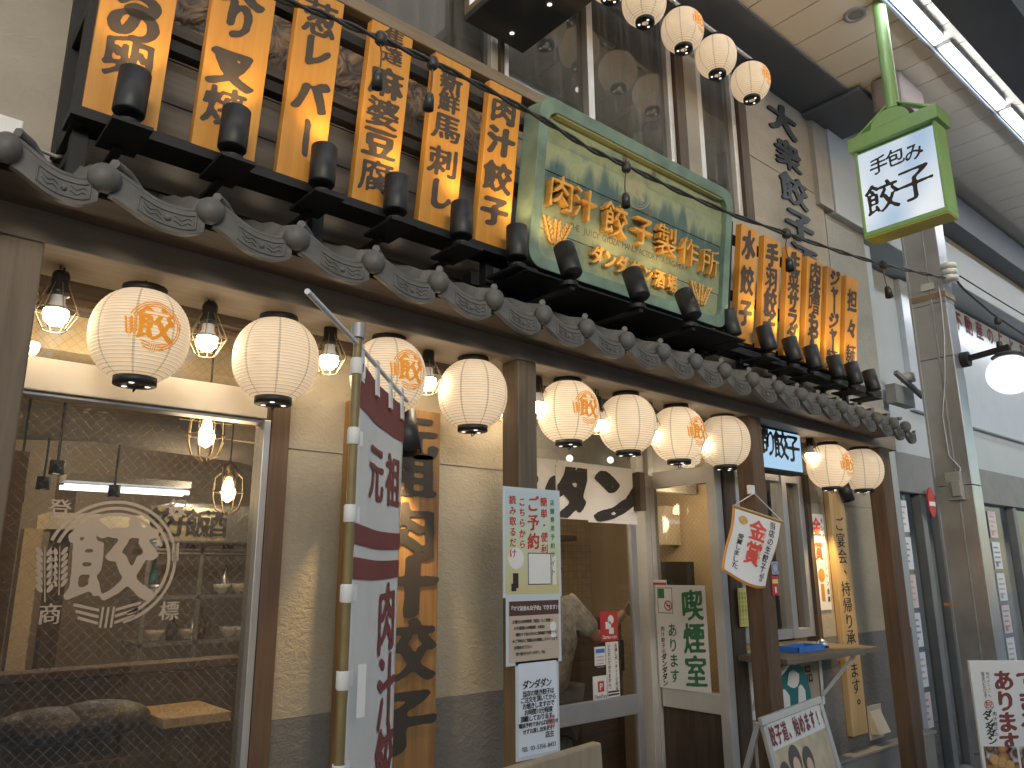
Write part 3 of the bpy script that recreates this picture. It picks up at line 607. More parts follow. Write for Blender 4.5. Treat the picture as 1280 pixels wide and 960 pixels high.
obj('tiled_wall', MB().box(2.6, 7.5, 2.0, 2.06, 1.15, 2.6), M['tiles'], pr); obj('counter', MB().box(2.6, 6.5, 1.7, 2.0, .0, 1.15), M['roomd'], pr); obj('upper_shelf', MB().box(2.6, 4.2, 1.75, 2.0, 1.72, 1.76), M['darkwood'], pr)
obj('wall', MB().box(4.61, 6.6, 1.2, 1.26, 0, 2.6), M['roomlit'], pr); obj('bulkhead', MB().box(2.0, 4.55, .9, .96, 2.02, 2.6), M['conc'], pr)
for i in range(2): obj('paper_sheet', MB().box(3.25+i*.33, 3.5+i*.33, 1.99, 1.994, 1.3, 1.6), M['cream'], pr)
for nm, q, mat, Y in (('cabinet', (832, 632, 862, 682), 'cream', 1.1), ('wall_socket', (852, 687, 857, 699), 'blackm', 1.1), ('wall_socket', (865, 687, 870, 699), 'blackm', 1.1), ('microwave', (838, 702, 890, 732), 'blackm', 1.0)):
    pxbox(nm, *q, Y, .08, M[mat], pr, .004)
for (px, py, Y) in ((712, 573, .85), (763, 575, .85)):
    p = at(px, py, Y); obj('downlight', MB().ball(tuple(p), .022, 10, 6), M['down'], pr)  # glowing balls; the left one imitates a lantern's reflection in the transom
for (e, loc, c) in ((2.0, (2.9,.62,2.22), (1,.8,.58)), (4, (3.4,1.3,1.95), (1,.8,.55)), (4, (4.2,.75,1.95), (1,.82,.58)), (4.5, (.4,2.6,2.1), (1,.78,.5)), (3.5, (.6,.5,2.2), (1,.77,.46)), (4, (1.2,3.0,2.2), (1,.92,.8)), (4, (1.5,2.0,1.9), (1,.85,.6))):
    l = bpy.data.lights.new('room_fill', 'POINT'); l.energy = e; l.color = c; l.shadow_soft_size = .08; o = bpy.data.objects.new('room_fill', l); COL.objects.link(o); o.location = loc  # added fill points to brighten the interior, no fixtures at them
t = thing('person', 'person in a pale patterned shirt reaching an arm towards the door opening', 'person', tuple(at(716, 780, .95)*np.array([1,1,0])))
sh = at(712, 757, .95); el = at(748, 800, .85); ha = at(781, 764, .9)
def skin(name, pts, edges, rs, mat, par, root=0):
    me = bpy.data.meshes.new(name); off = WL[par.name]; me.from_pydata([tuple(np.array(p)-np.array(off)) for p in pts], edges, []); o = bpy.data.objects.new(name, me); COL.objects.link(o); o.parent = par; WL[o.name] = off.copy()
    o.modifiers.new('skin', 'SKIN'); o.modifiers.new('sub', 'SUBSURF').levels = 2; o.modifiers['sub'].render_levels = 2
    for i, v in enumerate(me.skin_vertices[0].data): r = rs[i]; v.radius = (r, r); v.use_root = (i == root)
    me.materials.append(mat); [setattr(p, 'use_smooth', True) for p in me.polygons]; return o
A = lambda p, *d: tuple(np.array(p)+np.array(d))
b0 = np.array([sh[0]-.17, 1.0, sh[2]-.03])
NK, HD = A(b0,0,0,.10), A(b0,.015,0,.225)
sl = A(b0,-.16,.03,.02); ell = A(b0,-.2,.02,-.27); hal = A(b0,-.1,-.12,-.45)
hipL, hipR = A(b0,-.08,0,-.52), A(b0,.08,0,-.52)
pts = [A(b0,0,0,-.47), A(b0,0,0,-.25), A(b0,0,0,-.03), NK, HD, A(b0,.06,-.02,.175), A(b0,.105,-.03,.215), tuple(sh), tuple((sh+el)/2), tuple(el), tuple((el+ha)/2), tuple(ha),
       sl, ell, hal, hipL, A(b0,-.09,-.02,-.92), (b0[0]-.09, b0[1], .09), (b0[0]-.02, b0[1]-.08, .05), hipR, A(b0,.09,-.02,-.92), (b0[0]+.09, b0[1], .09), (b0[0]+.16, b0[1]-.08, .05), A(b0,.01,.085,.215), A(b0,.01,-.085,.215)]
edges = [(0,1),(1,2),(2,3),(3,4),(4,5),(4,6),(2,7),(7,8),(8,9),(9,10),(10,11),(2,12),(12,13),(13,14),(0,15),(15,16),(16,17),(17,18),(0,19),(19,20),(20,21),(21,22),(4,23),(4,24)]
skin('body', pts, edges, [.12,.115,.125,.052,.098,.055,.014,.05,.046,.040,.034,.025,.05,.042,.03,.085,.055,.04,.035,.085,.055,.04,.035,.016,.016], M['skin'], t)
skin('shirt', [A(b0,0,0,-.5), A(b0,0,0,-.25), A(b0,0,0,-.02), A(b0,0,0,.055), tuple(sh), tuple((sh+el)/2), tuple(el*.85+sh*.15), sl, A(b0,-.19,.025,-.13), A(b0,-.2,.02,-.22)], [(0,1),(1,2),(2,3),(2,4),(4,5),(5,6),(2,7),(7,8),(8,9)], [.17,.155,.165,.075,.082,.074,.07,.082,.072,.068], M['shirt'], t)
skin('trousers', [A(b0,0,0,-.5), hipL, A(b0,-.09,-.02,-.92), (b0[0]-.09, b0[1], .12), hipR, A(b0,.09,-.02,-.92), (b0[0]+.09, b0[1], .12)], [(0,1),(1,2),(2,3),(0,4),(4,5),(5,6)], [.15,.11,.08,.07,.11,.08,.07], M['neigh_d'], t)
skin('hair', [A(b0,-.03,0,.20), A(b0,-.02,0,.275), A(b0,.045,0,.30)], [(0,1),(1,2)], [.088,.092,.058], M['hair'], t)
for e_ in (-.034, .034): obj('eye', MB().ball(A(b0,.098,e_-.02,.24), .011, 10, 6), M['soot'], t)
for k in range(4): 
    d = np.array([.02+.004*k, -.01, .03-.016*k]); skin('finger', [tuple(ha), tuple(ha+d*1.1), tuple(ha+d*1.9+np.array([.008,-.005,-.004])), tuple(ha+d*2.4+np.array([.012,-.008,-.012]))], [(0,1),(1,2),(2,3)], [.012,.0095,.009,.0075], M['skin'], t)
skin('thumb', [tuple(ha), tuple(ha+np.array([-.005,-.02,.03])), tuple(ha+np.array([.005,-.028,.055]))], [(0,1),(1,2)], [.012,.01,.008], M['skin'], t)
# ================================================================== SIGNBOARDS
TILT = rad(8); st_, ct_ = math.sin(TILT), math.cos(TILT)
def boardthing(name, label, cat, x, y, z, group):
    o = thing(name, label, cat, (0,0,0), group); o.location = (x, y, z); o.rotation_euler = (TILT, 0, 0); return o
def tiltframe(x, y, z): return Frame((x, y, z), (1,0,0), (0,-st_,ct_))
BY = -.25; BZ = 2.72; BH = .655
big = [((104,197), [('る',178,2,.7,.6),('の',164,30,.72,.55),('卵',157,73,.72,.62)], 'leftmost lit orange board, its last characters reading の卵'),
 ((240,318), [('炙',300,-20,.7,.7),('り',293,24,.55,.62),('叉',281,84,.72,.62),('焼',270,131,.72,.62)], 'orange board ending in 叉焼, second from the left'),
 ((346,403), [('葱',400,25,.78,.7),('レ',397,66,.66,.66),('バ',388,122,.78,.66),('ー',381,172,.7,.7)], 'orange board reading レバー, between the 叉焼 and 麻婆豆腐 boards'),
 ((440,493), [('焦',497,50,.5,.36),('達',495,73,.5,.36),('麻',482,104,.8,.62),('婆',477,142,.8,.6),('豆',473,180,.8,.6),('腐',468,221,.82,.66)], 'orange board reading 麻婆豆腐 with two small characters on top'),
 ((523,569), [('新',563,103,.62,.5),('鮮',560,128,.62,.48),('馬',557,160,.82,.6),('刺',553,203,.82,.66),('し',549,243,.66,.66)], 'orange board reading 新鮮馬刺し, fifth of the large boards'),
 ((594,635), [('肉',628,139,.82,.62),('汁',625,178,.82,.66),('餃',620,222,.86,.7),('子',616,264,.8,.66)], 'orange board reading 肉汁餃子 beside the green sign')]
def make_board(x0, x1, y, z, h, chars, label, group, fy=None):
    w_ = x1-x0; xc = (x0+x1)/2; o = boardthing('dish_signboard', label, 'signboard', xc, y, z, group)
    b = obj('board', MB().box(-w_/2, w_/2, 0, .035, 0, h), M['board'], o, .002)
    fr = tiltframe(xc, y, z); loc = Frame((0,0,0), (1,0,0), (0,0,1)); mb = MB()
    for ch, px, py, sx, sy in chars:
        u_, v_ = fr.uv(px, py)
        put(mb, loc, ch, u_*.35, v_, w_*sx*1.02, w_*sy*1.12 if w_ > .16 else w_*sy*1.2, 'brush', .074, .0012, rot=90 if ch == 'ー' else 0, shear=.08)
    obj('lettering', mb, M['ink_board'], o); return o
for (pa, pb), chars, lb in big:
    x0, x1 = at(pa, 200, BY)[0], at(pb, 200, BY)[0]
    # bottom edge pixel row rises with x; solve on the bottom line
    def xb(px):
        y_ = 122+(px-100)*.345
        return at(px, y_, BY)[0]
    make_board(xb(pa), xb(pb), BY, BZ, BH, chars, lb, 'large dish boards on the left of the green sign')
small = [((926,946), 272, [('水',935,307,.78,.9),('餃',932.5,351,.8,.9),('子',930,391,.76,.8)], 'short orange board reading 水餃子 just right of the green sign'),
 ((955,975), 290, [('手',965,320,.74,.78),('羽',964,350,.74,.8),('餃',962.5,379,.8,.8),('子',961,405,.74,.72)], 'short orange board reading 手羽餃子'),
 ((984,1002), 306, [('生',994,329,.74,.66),('菜',991,352,.76,.72),('サ',991,377,.76,.66),('ラ',990,397,.7,.62),('ダ',990,417,.7,.62)], 'short orange board reading 生菜サラダ, half behind a dangling socket'),
 ((1009,1028), 320, [('肉',1020,341,.76,.66),('味',1019,361,.76,.66),('噌',1018,381,.78,.68),('も',1017.5,402,.7,.62),('や',1017,420,.7,.6),('し',1016,437,.6,.6)], 'short orange board reading 肉味噌もやし'),
 ((1034,1052), 334, [('ジ',1044,349,.7,.56),('ャ',1044,365,.6,.46),('ー',1043,383,.66,.56),('ジ',1042.5,402,.7,.56),('ャ',1042,417,.6,.46),('ー',1041,432,.66,.56),('麺',1039,450,.8,.66)], 'short orange board reading ジャージャー麺'),
 ((1058,1073), 348, [('担',1065.5,377,.8,.8),('々',1065,412,.74,.7),('麺',1064,446,.82,.8)], 'rightmost short orange board, reading 担々麺')]
for (pa, pb), py, chars, lb in small:
    x0, x1 = at(pa, py, -.335)[0], at(pb, py+(pb-pa)*.5, -.335)[0]
    make_board(x0, x1, BY, 2.66, .63, chars, lb, 'short dish boards on the right of the green sign')
fr_ = thing('signboard_frame', 'black steel frame carrying the large orange boards', 'frame', (1.1, -.12, 2.6))
def yt(y, z, z0): return y-(z-z0)*math.tan(TILT)
mb = MB()
for zz in (2.735, 3.02, 3.30): mb.box(.33, 1.99, yt(-.205, zz, BZ), yt(-.165, zz, BZ), zz-.018, zz+.018)
mb.bar((.325, -.21, 2.70), (.325, -.30, 3.42), .035, .05); mb.bar((.325, -.03, 2.66), (.325, -.03, 3.42), .03, .05)
for zz in (2.70, 3.05, 3.40): mb.bar((.325, -.0, zz-.02), (.325, -.24, zz), .03, .035)
obj('rail', mb, M['black'], fr_)
mb = MB(); mb.box(.30, 2.0, -.27, -.16, 2.685, 2.715)
for x in (.34, 1.05, 1.78): mb.box(x-.02, x+.02, -.2, -.16, 2.52, 2.69); mb.box(x-.02, x+.02, -.16, -.02, 2.6, 2.63)
mb.box(.45, 3.3, -.14, -.11, 2.53, 2.55)
obj('bottom_rail', mb, M['black'], fr_)
fr_ = thing('signboard_frame', 'black steel frame carrying the short orange boards', 'frame', (4.1, -.12, 2.6))
mb = MB()
for zz in (2.68, 2.92, 3.22): mb.box(3.30, 4.72, yt(-.205, zz, 2.66), yt(-.165, zz, 2.66), zz-.018, zz+.018)
mb.bar((3.33, -.19, 2.6), (3.33, -.28, 3.3), .05, .05); mb.bar((4.7, -.17, 2.6), (4.7, -.26, 3.28), .03, .04)
for x in (3.4, 4.0, 4.6): mb.box(x-.015, x+.015, -.17, -.02, 2.92, 2.95)
mb.box(3.28, 5.05, -.24, -.14, 2.60, 2.635); obj('rail', mb, M['black'], fr_)
mb = MB()
for x in (3.5, 4.1, 4.65): mb.box(x-.015, x+.015, -.2, -.17, 2.48, 2.61)
obj('strut', mb, M['black'], fr_)
mb = MB()
n_c = []
carve = thing('carved_panel', 'brown carved wooden panel glimpsed between the large orange boards', 'carving', (1.0, -.05, 3.3))
cm, ct2, cb2, cL = nt('carved_wood'); wv = ct2.nodes.new('ShaderNodeTexNoise'); wv.inputs['Scale'].default_value = 10; wv.inputs['Distortion'].default_value = 2; cL(coords(ct2), wv.inputs['Vector']); r = ramp(ct2, [(.42, (.06,.036,.02)), (.56, (.2,.115,.055))]); cL(wv.outputs[0], r.inputs[0]); cL(r.outputs[0], cb2.inputs['Base Color']); bump(ct2, cb2, wv.outputs[0], 1, .03)
obj('relief', MB().box(.5, 1.95, -.06, -.02, 3.22, 3.5), cm, carve); obj('border', MB().box(.45, 2.0, -.075, -.02, 3.5, 3.54).box(.45, 2.0, -.075, -.02, 3.18, 3.22), M['darkwood'], carve)
# ---- main green sign
SY0 = -.33; sc0 = (2.4+SY0)/2.0
sx0, sx1 = 1.80*sc0, 3.075*sc0; SZ = 1.5+(2.615-1.5)*sc0; SH = .685*sc0
sg = boardthing('main_sign', 'large green framed shop sign with raised gold characters and wheat ears', 'sign', (sx0+sx1)/2, SY0, SZ, None)
hw = (sx1-sx0)/2; lf = Frame((0,0,0), (1,0,0), (0,0,1)); wf = tiltframe((sx0+sx1)/2, SY0, SZ)
def rrect(x0, x1, z0, z1, r, k=8):
    out = []
    for cx, cz, a0 in ((x1-r, z0+r, -90), (x1-r, z1-r, 0), (x0+r, z1-r, 90), (x0+r, z0+r, 180)):
        for i in range(k+1): a = rad(a0+90*i/k); out.append((cx+r*math.cos(a), cz+r*math.sin(a)))
    return out
po = rrect(-hw, hw, 0, SH, .075); pi_ = rrect(-hw+.05, hw-.05, .05, SH-.055, .05); n_ = len(po); mb = MB()
L = [lf(a, b, 0) for a, b in po]+[lf(a, b, 0) for a, b in pi_]+[lf(a, b, -.10) for a, b in po]+[lf(a, b, -.04) for a, b in pi_]
fs = []
for i in range(n_):
    j = (i+1) % n_; fs += [(i, j, n_+j, n_+i), (j, i, 2*n_+i, 2*n_+j), (n_+i, n_+j, 3*n_+j, 3*n_+i)]
fs.append(tuple(2*n_+i for i in range(n_-1, -1, -1))); mb.add(L, fs); obj('frame', mb, M['verdigris'], sg, .003)
mb = MB(); nb = 5; ph = (SH-.10)/nb
for i in range(nb): mb.box(-hw+.045, hw-.045, .030-.0035*(i % 2), .05, .05+i*ph+.001, .05+(i+1)*ph-.001)
obj('painted_panel', mb, M['scenery'], sg)
obj('lit_lip_strip', MB().box(-hw+.09, hw-.09, .002, .03, SH-.066, SH-.058), plain('lit_lip_ochre', (.20,.21,.09), .6), sg)  # ochre colour stands in for the frame's inner lip lit yellow
pf = wf; nn = -.026
def suv(px, py): return pf.uv(px, py)
gold = MB()
for ch, px, py, s in (('肉',701,242,.125),('汁',731,257,.12),('餃',769,276,.13),('子',803,290,.12),('製',833,302,.125),('作',861,316,.12),('所',887,329,.12)):
    u_, v_ = suv(px, py); put(gold, lf, ch, u_, v_, s*1.22, s*1.22, 'brush', .016, nn, .034)
obj('gold_lettering', gold, M['gold'], sg)
gold = MB()
for i, ch in enumerate('ダンダダン酒場'):
    u_, v_ = suv(748+i*15.6, 319+i*6.0); put(gold, lf, ch, u_, v_, .075, .085, 'brush', .05, nn, .022)
obj('gold_lettering', gold, M['gold'], sg)
mb = MB()
for i, ch in enumerate('THE JUICY GYOZA MANUFACTORY ASAGAYA'):
    u_, v_ = suv(720+i*4.1, 281+i*1.53); put(mb, lf, ch, u_, v_, .036, .04, 'plain', .01, nn)
for ch, px, py in (('録',787,197),('登',823,217),('商',783,247),('標',818,265)):
    u_, v_ = suv(px, py); put(mb, lf, ch, u_, v_, .032, .035, 'plain', .02, nn)
obj('small_print', mb, plain('brown_print', (.14,.10,.06), .7), sg)
mb = MB(); u_, v_ = suv(803, 235)
for r0, r1 in ((.085,.09), (.076,.079)): ringP(mb, lf, u_, v_, r0, r1, 0, 360, nn)
put(mb, lf, '餃', u_, v_, .1, .1, 'brush', .03, nn); obj('faded_emblem', mb, plain('faded_print', (.30,.27,.18), .7), sg)
for px, py, ln in ((697,310,0), (878,385,0)):
    mb = MB(); u_, v_ = suv(px, py)
    for a in (-.45, 0.02, .5): wheat(mb, lf, u_+a*.02, v_, .125, a, nn, .012)
    obj('wheat_relief', mb, M['wheat'], sg)
hb = thing('sign_hanger', 'black steel shelf and braces under the green sign', 'bracket', (2.4, -.2, 2.5))
mb = MB(); zt = SZ-.045; mb.box(1.78, 3.2, -.42, -.1, zt-.03, zt-.022); mb.box(1.72, 3.25, -.16, -.1, zt-.02, zt+.03)
for x in (1.85, 2.5, 3.15): mb.box(x-.02, x+.02, -.14, -.02, zt-.02, zt+.01); mb.box(x-.02, x+.02, -.2, -.16, 2.5, zt)
obj('bracket_plate', mb, M['black'], hb)
# ---- spot lamps
sp0 = thing('spot_lamp', '', 'spotlight')
obj('housing', MB().lathe([(.001,-.066),(.038,-.066),(.041,-.062),(.041,.066),(.038,.066),(.035,.05),(.001,.05)], 28), M['blackm'], sp0)
obj('lens', MB().lathe([(.0345,.052),(.001,.052)], 20), emis('lit_lens', (1,.7,.35), 4), sp0)
obj('arm', MB().tube([(0,.03,-.03),(0,.05,-.065),(0,.01,-.095)], .007, 6), M['black'], sp0)
lg = bpy.data.lights.new('spot_beam', 'SPOT'); lg.energy = SPOT_W; lg.color = (1,.66,.28); lg.spot_size = rad(100); lg.spot_blend = .9; lg.shadow_soft_size = .02
lo = bpy.data.objects.new('spot_beam', lg); COL.objects.link(lo); lo.parent = sp0; lo.location = (0,0,.07); lo.rotation_euler = (rad(180), 0, 0)
SPL = ['at the foot of the の卵 board', 'below the 叉焼 board', 'below the レバー board', 'below the 麻婆豆腐 board', 'below the 馬刺し board', 'between the 肉汁餃子 board and the green sign',
 'at the left wheat ear of the green sign', 'at the middle foot of the green sign', 'by the right wheat ear of the green sign', 'leaning left at the foot of the 水餃子 board', 'below the 手羽餃子 board', 'below the 生菜サラダ board', 'below the 肉味噌もやし board', 'below the ジャージャー麺 board', 'below the 担々麺 board', 'last of the row, alone past the 担々麺 board']
SPX = [(165,117),(293,163),(404,208),(495,244),(577,276),(646,304),(710,326),(795,356),(860,381),(913,404),(958,423),(990,437),(1016,447),(1045,459),(1067,467),(1089,476)]
for i, (px, py) in enumerate(SPX):
    Y = -.345 if i < 6 else -.50 if i < 9 else -.34
    p = at(px, py, Y); o = sp0 if i == 0 else copy_tree(sp0); o.location = tuple(p); tag(o, 'black cylindrical spotlight '+SPL[i], 'spotlight', 'black spotlights along the signboards')
    o.rotation_euler = (rad(-3 if i < 6 else -8 if i > 8 else -20), rad(-8 if i in (9,10,11) else 3 if i < 9 else -4), 0)
    bz = p[2]-.10; b = MB()
    if i not in (6, 7, 8):
        b.box(-.05, .05, -.06, .12, bz-.022, bz-.012) if i < 9 else b.box(-.06, .06, -.03, .12, bz-.014, bz-.004)
        for q in range(len(b.v)): b.v[q] = (b.v[q][0]+p[0], b.v[q][1]+Y, b.v[q][2])
        b.tube([(p[0], Y+.0, bz-.011), (p[0], Y+.0, bz+.012)], .033, 16); b.box(p[0]-.012, p[0]+.012, Y+.08, -.12, bz-.035, bz-.023)
    else: b.tube([(p[0], Y, bz-.004), (p[0], Y, bz+.012)], .036, 16); b.box(p[0]-.012, p[0]+.012, Y-.02, -.17, bz-.02, bz-.005)
    pl = thing('lamp_plate', 'square black mounting plate under the spotlight '+SPL[i], 'mount', (p[0], Y, bz), 'mounting plates of the spotlights') if False else None
    bo = obj('base_plate', b, M['black'], None); bo.parent = o; bo.matrix_parent_inverse = (Matrix.Translation(o.location) @ o.rotation_euler.to_matrix().to_4x4()).inverted()
# ---- wall lettering upstairs
mb = MB(); fr = XZ(-.002)
for i, ch in enumerate('大衆餃子酒場'):
    u_, v_ = fr.uv(977+i*7.2, 152+i*44); put(mb, fr, ch, u_, v_, .36, .235, 'brush', .06, .0, .012)
tag(obj('wall_lettering', mb, plain('slate_letters', (.035,.04,.05), .6)), 'slate black brush characters 大衆餃子酒場 mounted down the upper wall', 'lettering')
# ---- projecting box sign at the very top
P0 = at(577, 40, 0); P1 = at(650, 70, 0); pz = P1[2]
bx = thing('projecting_sign', 'dark box sign jutting from the upper wall, seen from below with two small lights', 'sign', ((P0[0]+P1[0])/2, -.3, pz))
obj('box', MB().box(P0[0], P1[0], -.9, -.02, pz, pz+.03).box(P1[0]-.02, P1[0], -.9, -.02, pz+.03, pz+1), plain('charcoal_box', (.045,.044,.046), .6), bx, .004)
obj('lit_face', MB().box(P0[0]+.004, P0[0]+.02, -.88, -.052, pz+.05, pz+1), emis('lit_sign_face', (1,.93,.85), .42), bx)
obj('face_frame', MB().box(P0[0], P0[0]+.03, -.9, -.02, pz+.03, pz+.06).box(P0[0], P0[0]+.03, -.05, -.02, pz+.06, pz+1), M['sillwood'], bx)
for px, py in ((640, 41), (687, 5)): q = atz(px, py, pz); obj('downlight', MB().lathe([(.011,-.003),(.001,-.004)], 12, Matrix.Translation(tuple(q))), M['down'], bx)
# ================================================================== LANTERNS
def lr(z): return .127*max(0, 1-(abs(z)/.134)**2.25)**.5
def make_lantern(emb):
    o = thing('paper_lantern', '', 'lantern'); n = 120
    pr_ = [(lr(z)+.0011*math.cos(z*112*2*math.pi), z) for z in np.linspace(-.12, .12, n)]
    pp = obj('paper_shade', MB().lathe(pr_, 48), M['lantern'], o)
    mb = MB(); mb.lathe([(.05,.118),(.058,.118),(.058,.139),(.05,.139),(.05,.118)], 28); obj('top_ring', mb, M['blackm'], o)
    mb = MB(); mb.lathe([(.047,-.118),(.055,-.118),(.055,-.139),(.02,-.139),(.02,-.134),(.047,-.134),(.047,-.118)], 28); mb.tube([(0,-.006,-.137),(0,-.008,-.152),(0,.004,-.156),(0,.006,-.146)], .0022, 5); obj('bottom_ring', mb, M['blackm'], o)
    for k in range(3): obj('vent_hole', MB().ball((.034*math.cos(k*2.1), .034*math.sin(k*2.1), -.139), .008, 8, 5, .3), M['down'], o)
    mb = MB(); mb.tube([(0,0,.139),(0,0,.17)], .003, 5); obj('hook', mb, M['black'], o)
    if emb:
        def fm(u, v, nn): r = lr(v)+.0028+nn; a = -math.pi/2+u/.127; return (r*math.cos(a), r*math.sin(a), v)
        mb = MB(); emblem(mb, None, 0, .0, .068, .0, fm, True, .03); obj('emblem', mb, M['crest'], o)
    return o
LP = [(175,420,1,'large white paper lantern with orange crest, first from the left'), (345,450,0,'plain white paper lantern in front of the plaster wall edge, second from the left'), (485,470,1,'crested paper lantern partly behind the white banner flag'), (591,493,0,'plain white lantern just left of the timber post'),
 (710,515,1,'yellow glowing crested lantern just right of the timber post'), (784,530,0,'plain lantern hanging over the cow-patterned curtain end'), (847,543,1,'crested lantern over the smoking room panel'), (905,552,0,'plain lantern touching the second timber post'), (1037,583,1,'crested lantern beside the blue lit sign'), (1077,587,0,'rightmost plain lantern of the lower row')]
LU = [(762,-28,0,'highest lantern of the upstairs row, cut by the top edge'), (805,4,0,'cut-off lantern at the top edge above the green sign'), (853,38,1,'crested lantern second from the top edge in the upstairs row'), (895,71,0,'plain lantern in the upstairs row, next to last'), (938,103,1,'crested lantern at the low end of the upstairs row')]
protos = {}
for row, (lst, grp) in enumerate(((LP, 'paper lanterns under the tiled eave'), (LU, 'paper lanterns in the upstairs row'))):
    for px, py, e, lb in lst:
        o = make_lantern(e) if e not in protos else copy_tree(protos[e]); protos.setdefault(e, o)
        o.location = tuple(at(px, py, -.2)); tag(o, lb, 'lantern', grp); o.rotation_euler = (0, 0, rad(random.uniform(-4, 14)))
        if row: o.scale = (.92,)*3
p, q = at(760, -52, -.2), at(945, 78, -.2)
t = thing('lantern_rod', 'thin steel rod holding the upstairs lantern row', 'rod', tuple(p)); obj('rod', MB().tube([(p[0]-.3, -.2, 4.60), (q[0]+.05, -.2, 4.585)], .012, 8), M['steel'], t)
# caged bulbs under the beam
cb = thing('cage_bulb', '', 'bulb lamp')
obj('socket', MB().lathe([(.001,.085),(.018,.085),(.022,.075),(.022,.035),(.027,.03),(.027,.02),(.018,.018),(.001,.018)], 18), M['socket'], cb)
obj('bulb_neck', MB().lathe([(.0165,.02),(.018,.0),(.029,-.022)], 18), M['bulbtop'], cb)
obj('lit_bulb', MB().lathe([(.029,-.022),(.0305,-.034),(.027,-.05),(.016,-.061),(.001,-.064)], 18), M['bulb'], cb)
mb = MB()
for k in range(8):
    c, s = math.cos(k*math.pi/4), math.sin(k*math.pi/4); mb.tube([(c*r, s*r, z) for r, z in ((.022,.05),(.055,-.025),(.028,-.076))], .0016, 5)
mb.tube([(.028*math.cos(q*.4), .028*math.sin(q*.4), -.076) for q in range(17)], .0016, 5); mb.tube([(.055*math.cos(q*math.pi/4), .055*math.sin(q*math.pi/4), -.025) for q in range(9)], .0016, 5)
obj('cage', mb, M['wire'], cb)
obj('hook', MB().tube([(-.006,0,.083),(-.012,0,.11),(0,0,.135),(.012,0,.11),(.006,0,.083)], .003, 6), M['socket'], cb)
CB = [(72,378,'caged lit bulb beside the left timber post'), (260,413,'caged lit bulb between the first two lanterns'), (412,438,'caged lit bulb left of the banner flag top'), (535,466,'caged lit bulb above the tall wooden plaque'), (631,500,'caged lit bulb peeping from behind the timber post, left side'), (672,497,'caged lit bulb half hidden at the left rim of the yellow lantern'), (747,520,'caged lit bulb half hidden between the yellow lantern and the next'), (815,534,'caged lit bulb hidden between two lanterns over the curtain end'), (873,546,'caged lit bulb hidden between the lanterns over the side panel'), (1013,562,'caged lit bulb right of the blue lit sign')]
for i, (px, py, lb) in enumerate(CB):
    o = cb if i == 0 else copy_tree(cb); o.location = tuple(at(px, py, -.16)); tag(o, lb, 'bulb lamp', 'caged bulbs under the timber beam'); o.rotation_euler = (0, 0, random.random())
# ================================================================== STRING LIGHT CABLE
CY = -.62
cp = [at(x, y, CY) for x, y in ((330,-8),(400,16),(470,46),(540,77),(610,112),(680,150),(735,185),(785,208),(850,240),(920,270),(1000,298),(1060,318),(1105,331),(1150,341),(1187,349))]
t = thing('light_cable', 'twisted black cable strung across the signboards to the steel column', 'cable', tuple(cp[7]))
for k in range(2):
    pts = []
    for i in range(len(cp)-1):
        for q in range(6):
            s = i*6+q; w = cp[i]+(cp[i+1]-cp[i])*q/6; pts.append(tuple(w+np.array([0, .005*math.cos(s*.9+k*3.14), .007*math.sin(s*.9+k*3.14)])))
    obj('wire_strand', MB().tube(pts, .0055, 6), M['cable'], t)
so = thing('hanging_socket', '', 'lamp socket')
obj('joint', MB().lathe([(.001,.02),(.014,.018),(.018,.008),(.018,-.012),(.012,-.02),(.001,-.02)], 14), M['cable'], so)
obj('lead', MB().tube([(0,0,-.018),(.007,0,-.05),(.006,0,-.09),(0,0,-.115)], .0028, 6), plain('brown_lead', (.13,.06,.045), .5), so)
obj('empty_socket', MB().lathe([(.001,-.11),(.012,-.112),(.015,-.125),(.017,-.165),(.013,-.165),(.012,-.13),(.001,-.13)], 14), M['socket'], so)
for i, (px, py, lb, sc_) in enumerate(((476,48,'empty socket dangling over the 麻婆豆腐 board',1), (541,79,'empty socket dangling over the 新鮮馬刺し board',1), (783,209,'empty socket dangling over the green sign',1.05), (983,292,'empty socket dangling over the 生菜サラダ board',1.2), (1104,331,'empty socket dangling just left of the steel column',1.25))):
    o = so if i == 0 else copy_tree(so); o.location = tuple(at(px, py, CY)); o.scale = (sc_,)*3; o.rotation_euler = (rad(4), 0, rad(40*i)); tag(o, lb, 'lamp socket', 'empty sockets dangling from the cable')
# ================================================================== BANNER FLAG
pd = np.array([.701, .713, 0]); pb = at(447, 430, -.8); pole = np.array([pb[0], -.8, 0])
fl = thing('banner_flag', 'white and maroon vertical banner flag on a bamboo-coloured pole before the plaque', 'banner', (pole[0], -.8, 0))
mb = MB(); zz = np.linspace(0, pb[2]+.02, 60); mb.tube([(pole[0], -.8, z) for z in zz], [.0105+.0014*(1 if i % 9 == 0 else 0) for i in range(60)], 12)
obj('bamboo_pole', mb, M['bamboo'], fl)
ff = Frame((pole[0], -.8, 0), tuple(pd), (0,0,1)); ztop = pb[2]
obj('pole_cap', MB().tube([(pole[0], -.8, ztop+.015), (pole[0], -.8, ztop+.05)], .017, 12), M['grey'], fl)
tip = hit(384, 364, ff.o, ff.n); obj('cross_rod', MB().tube([tuple(tip), ff(0, ztop, 0), ff(.6, ztop-.01, 0)], .006, 8), M['white'], fl)
FW = .56
def wave(u, v): return .006*math.sin(u*7+v*1.2)+.0015*math.sin(u*23+v*3)
def fmap(u, v, n): return tuple(ff(u, v-.02*math.sin(u*5.6)*.3, wave(u, v)+n))
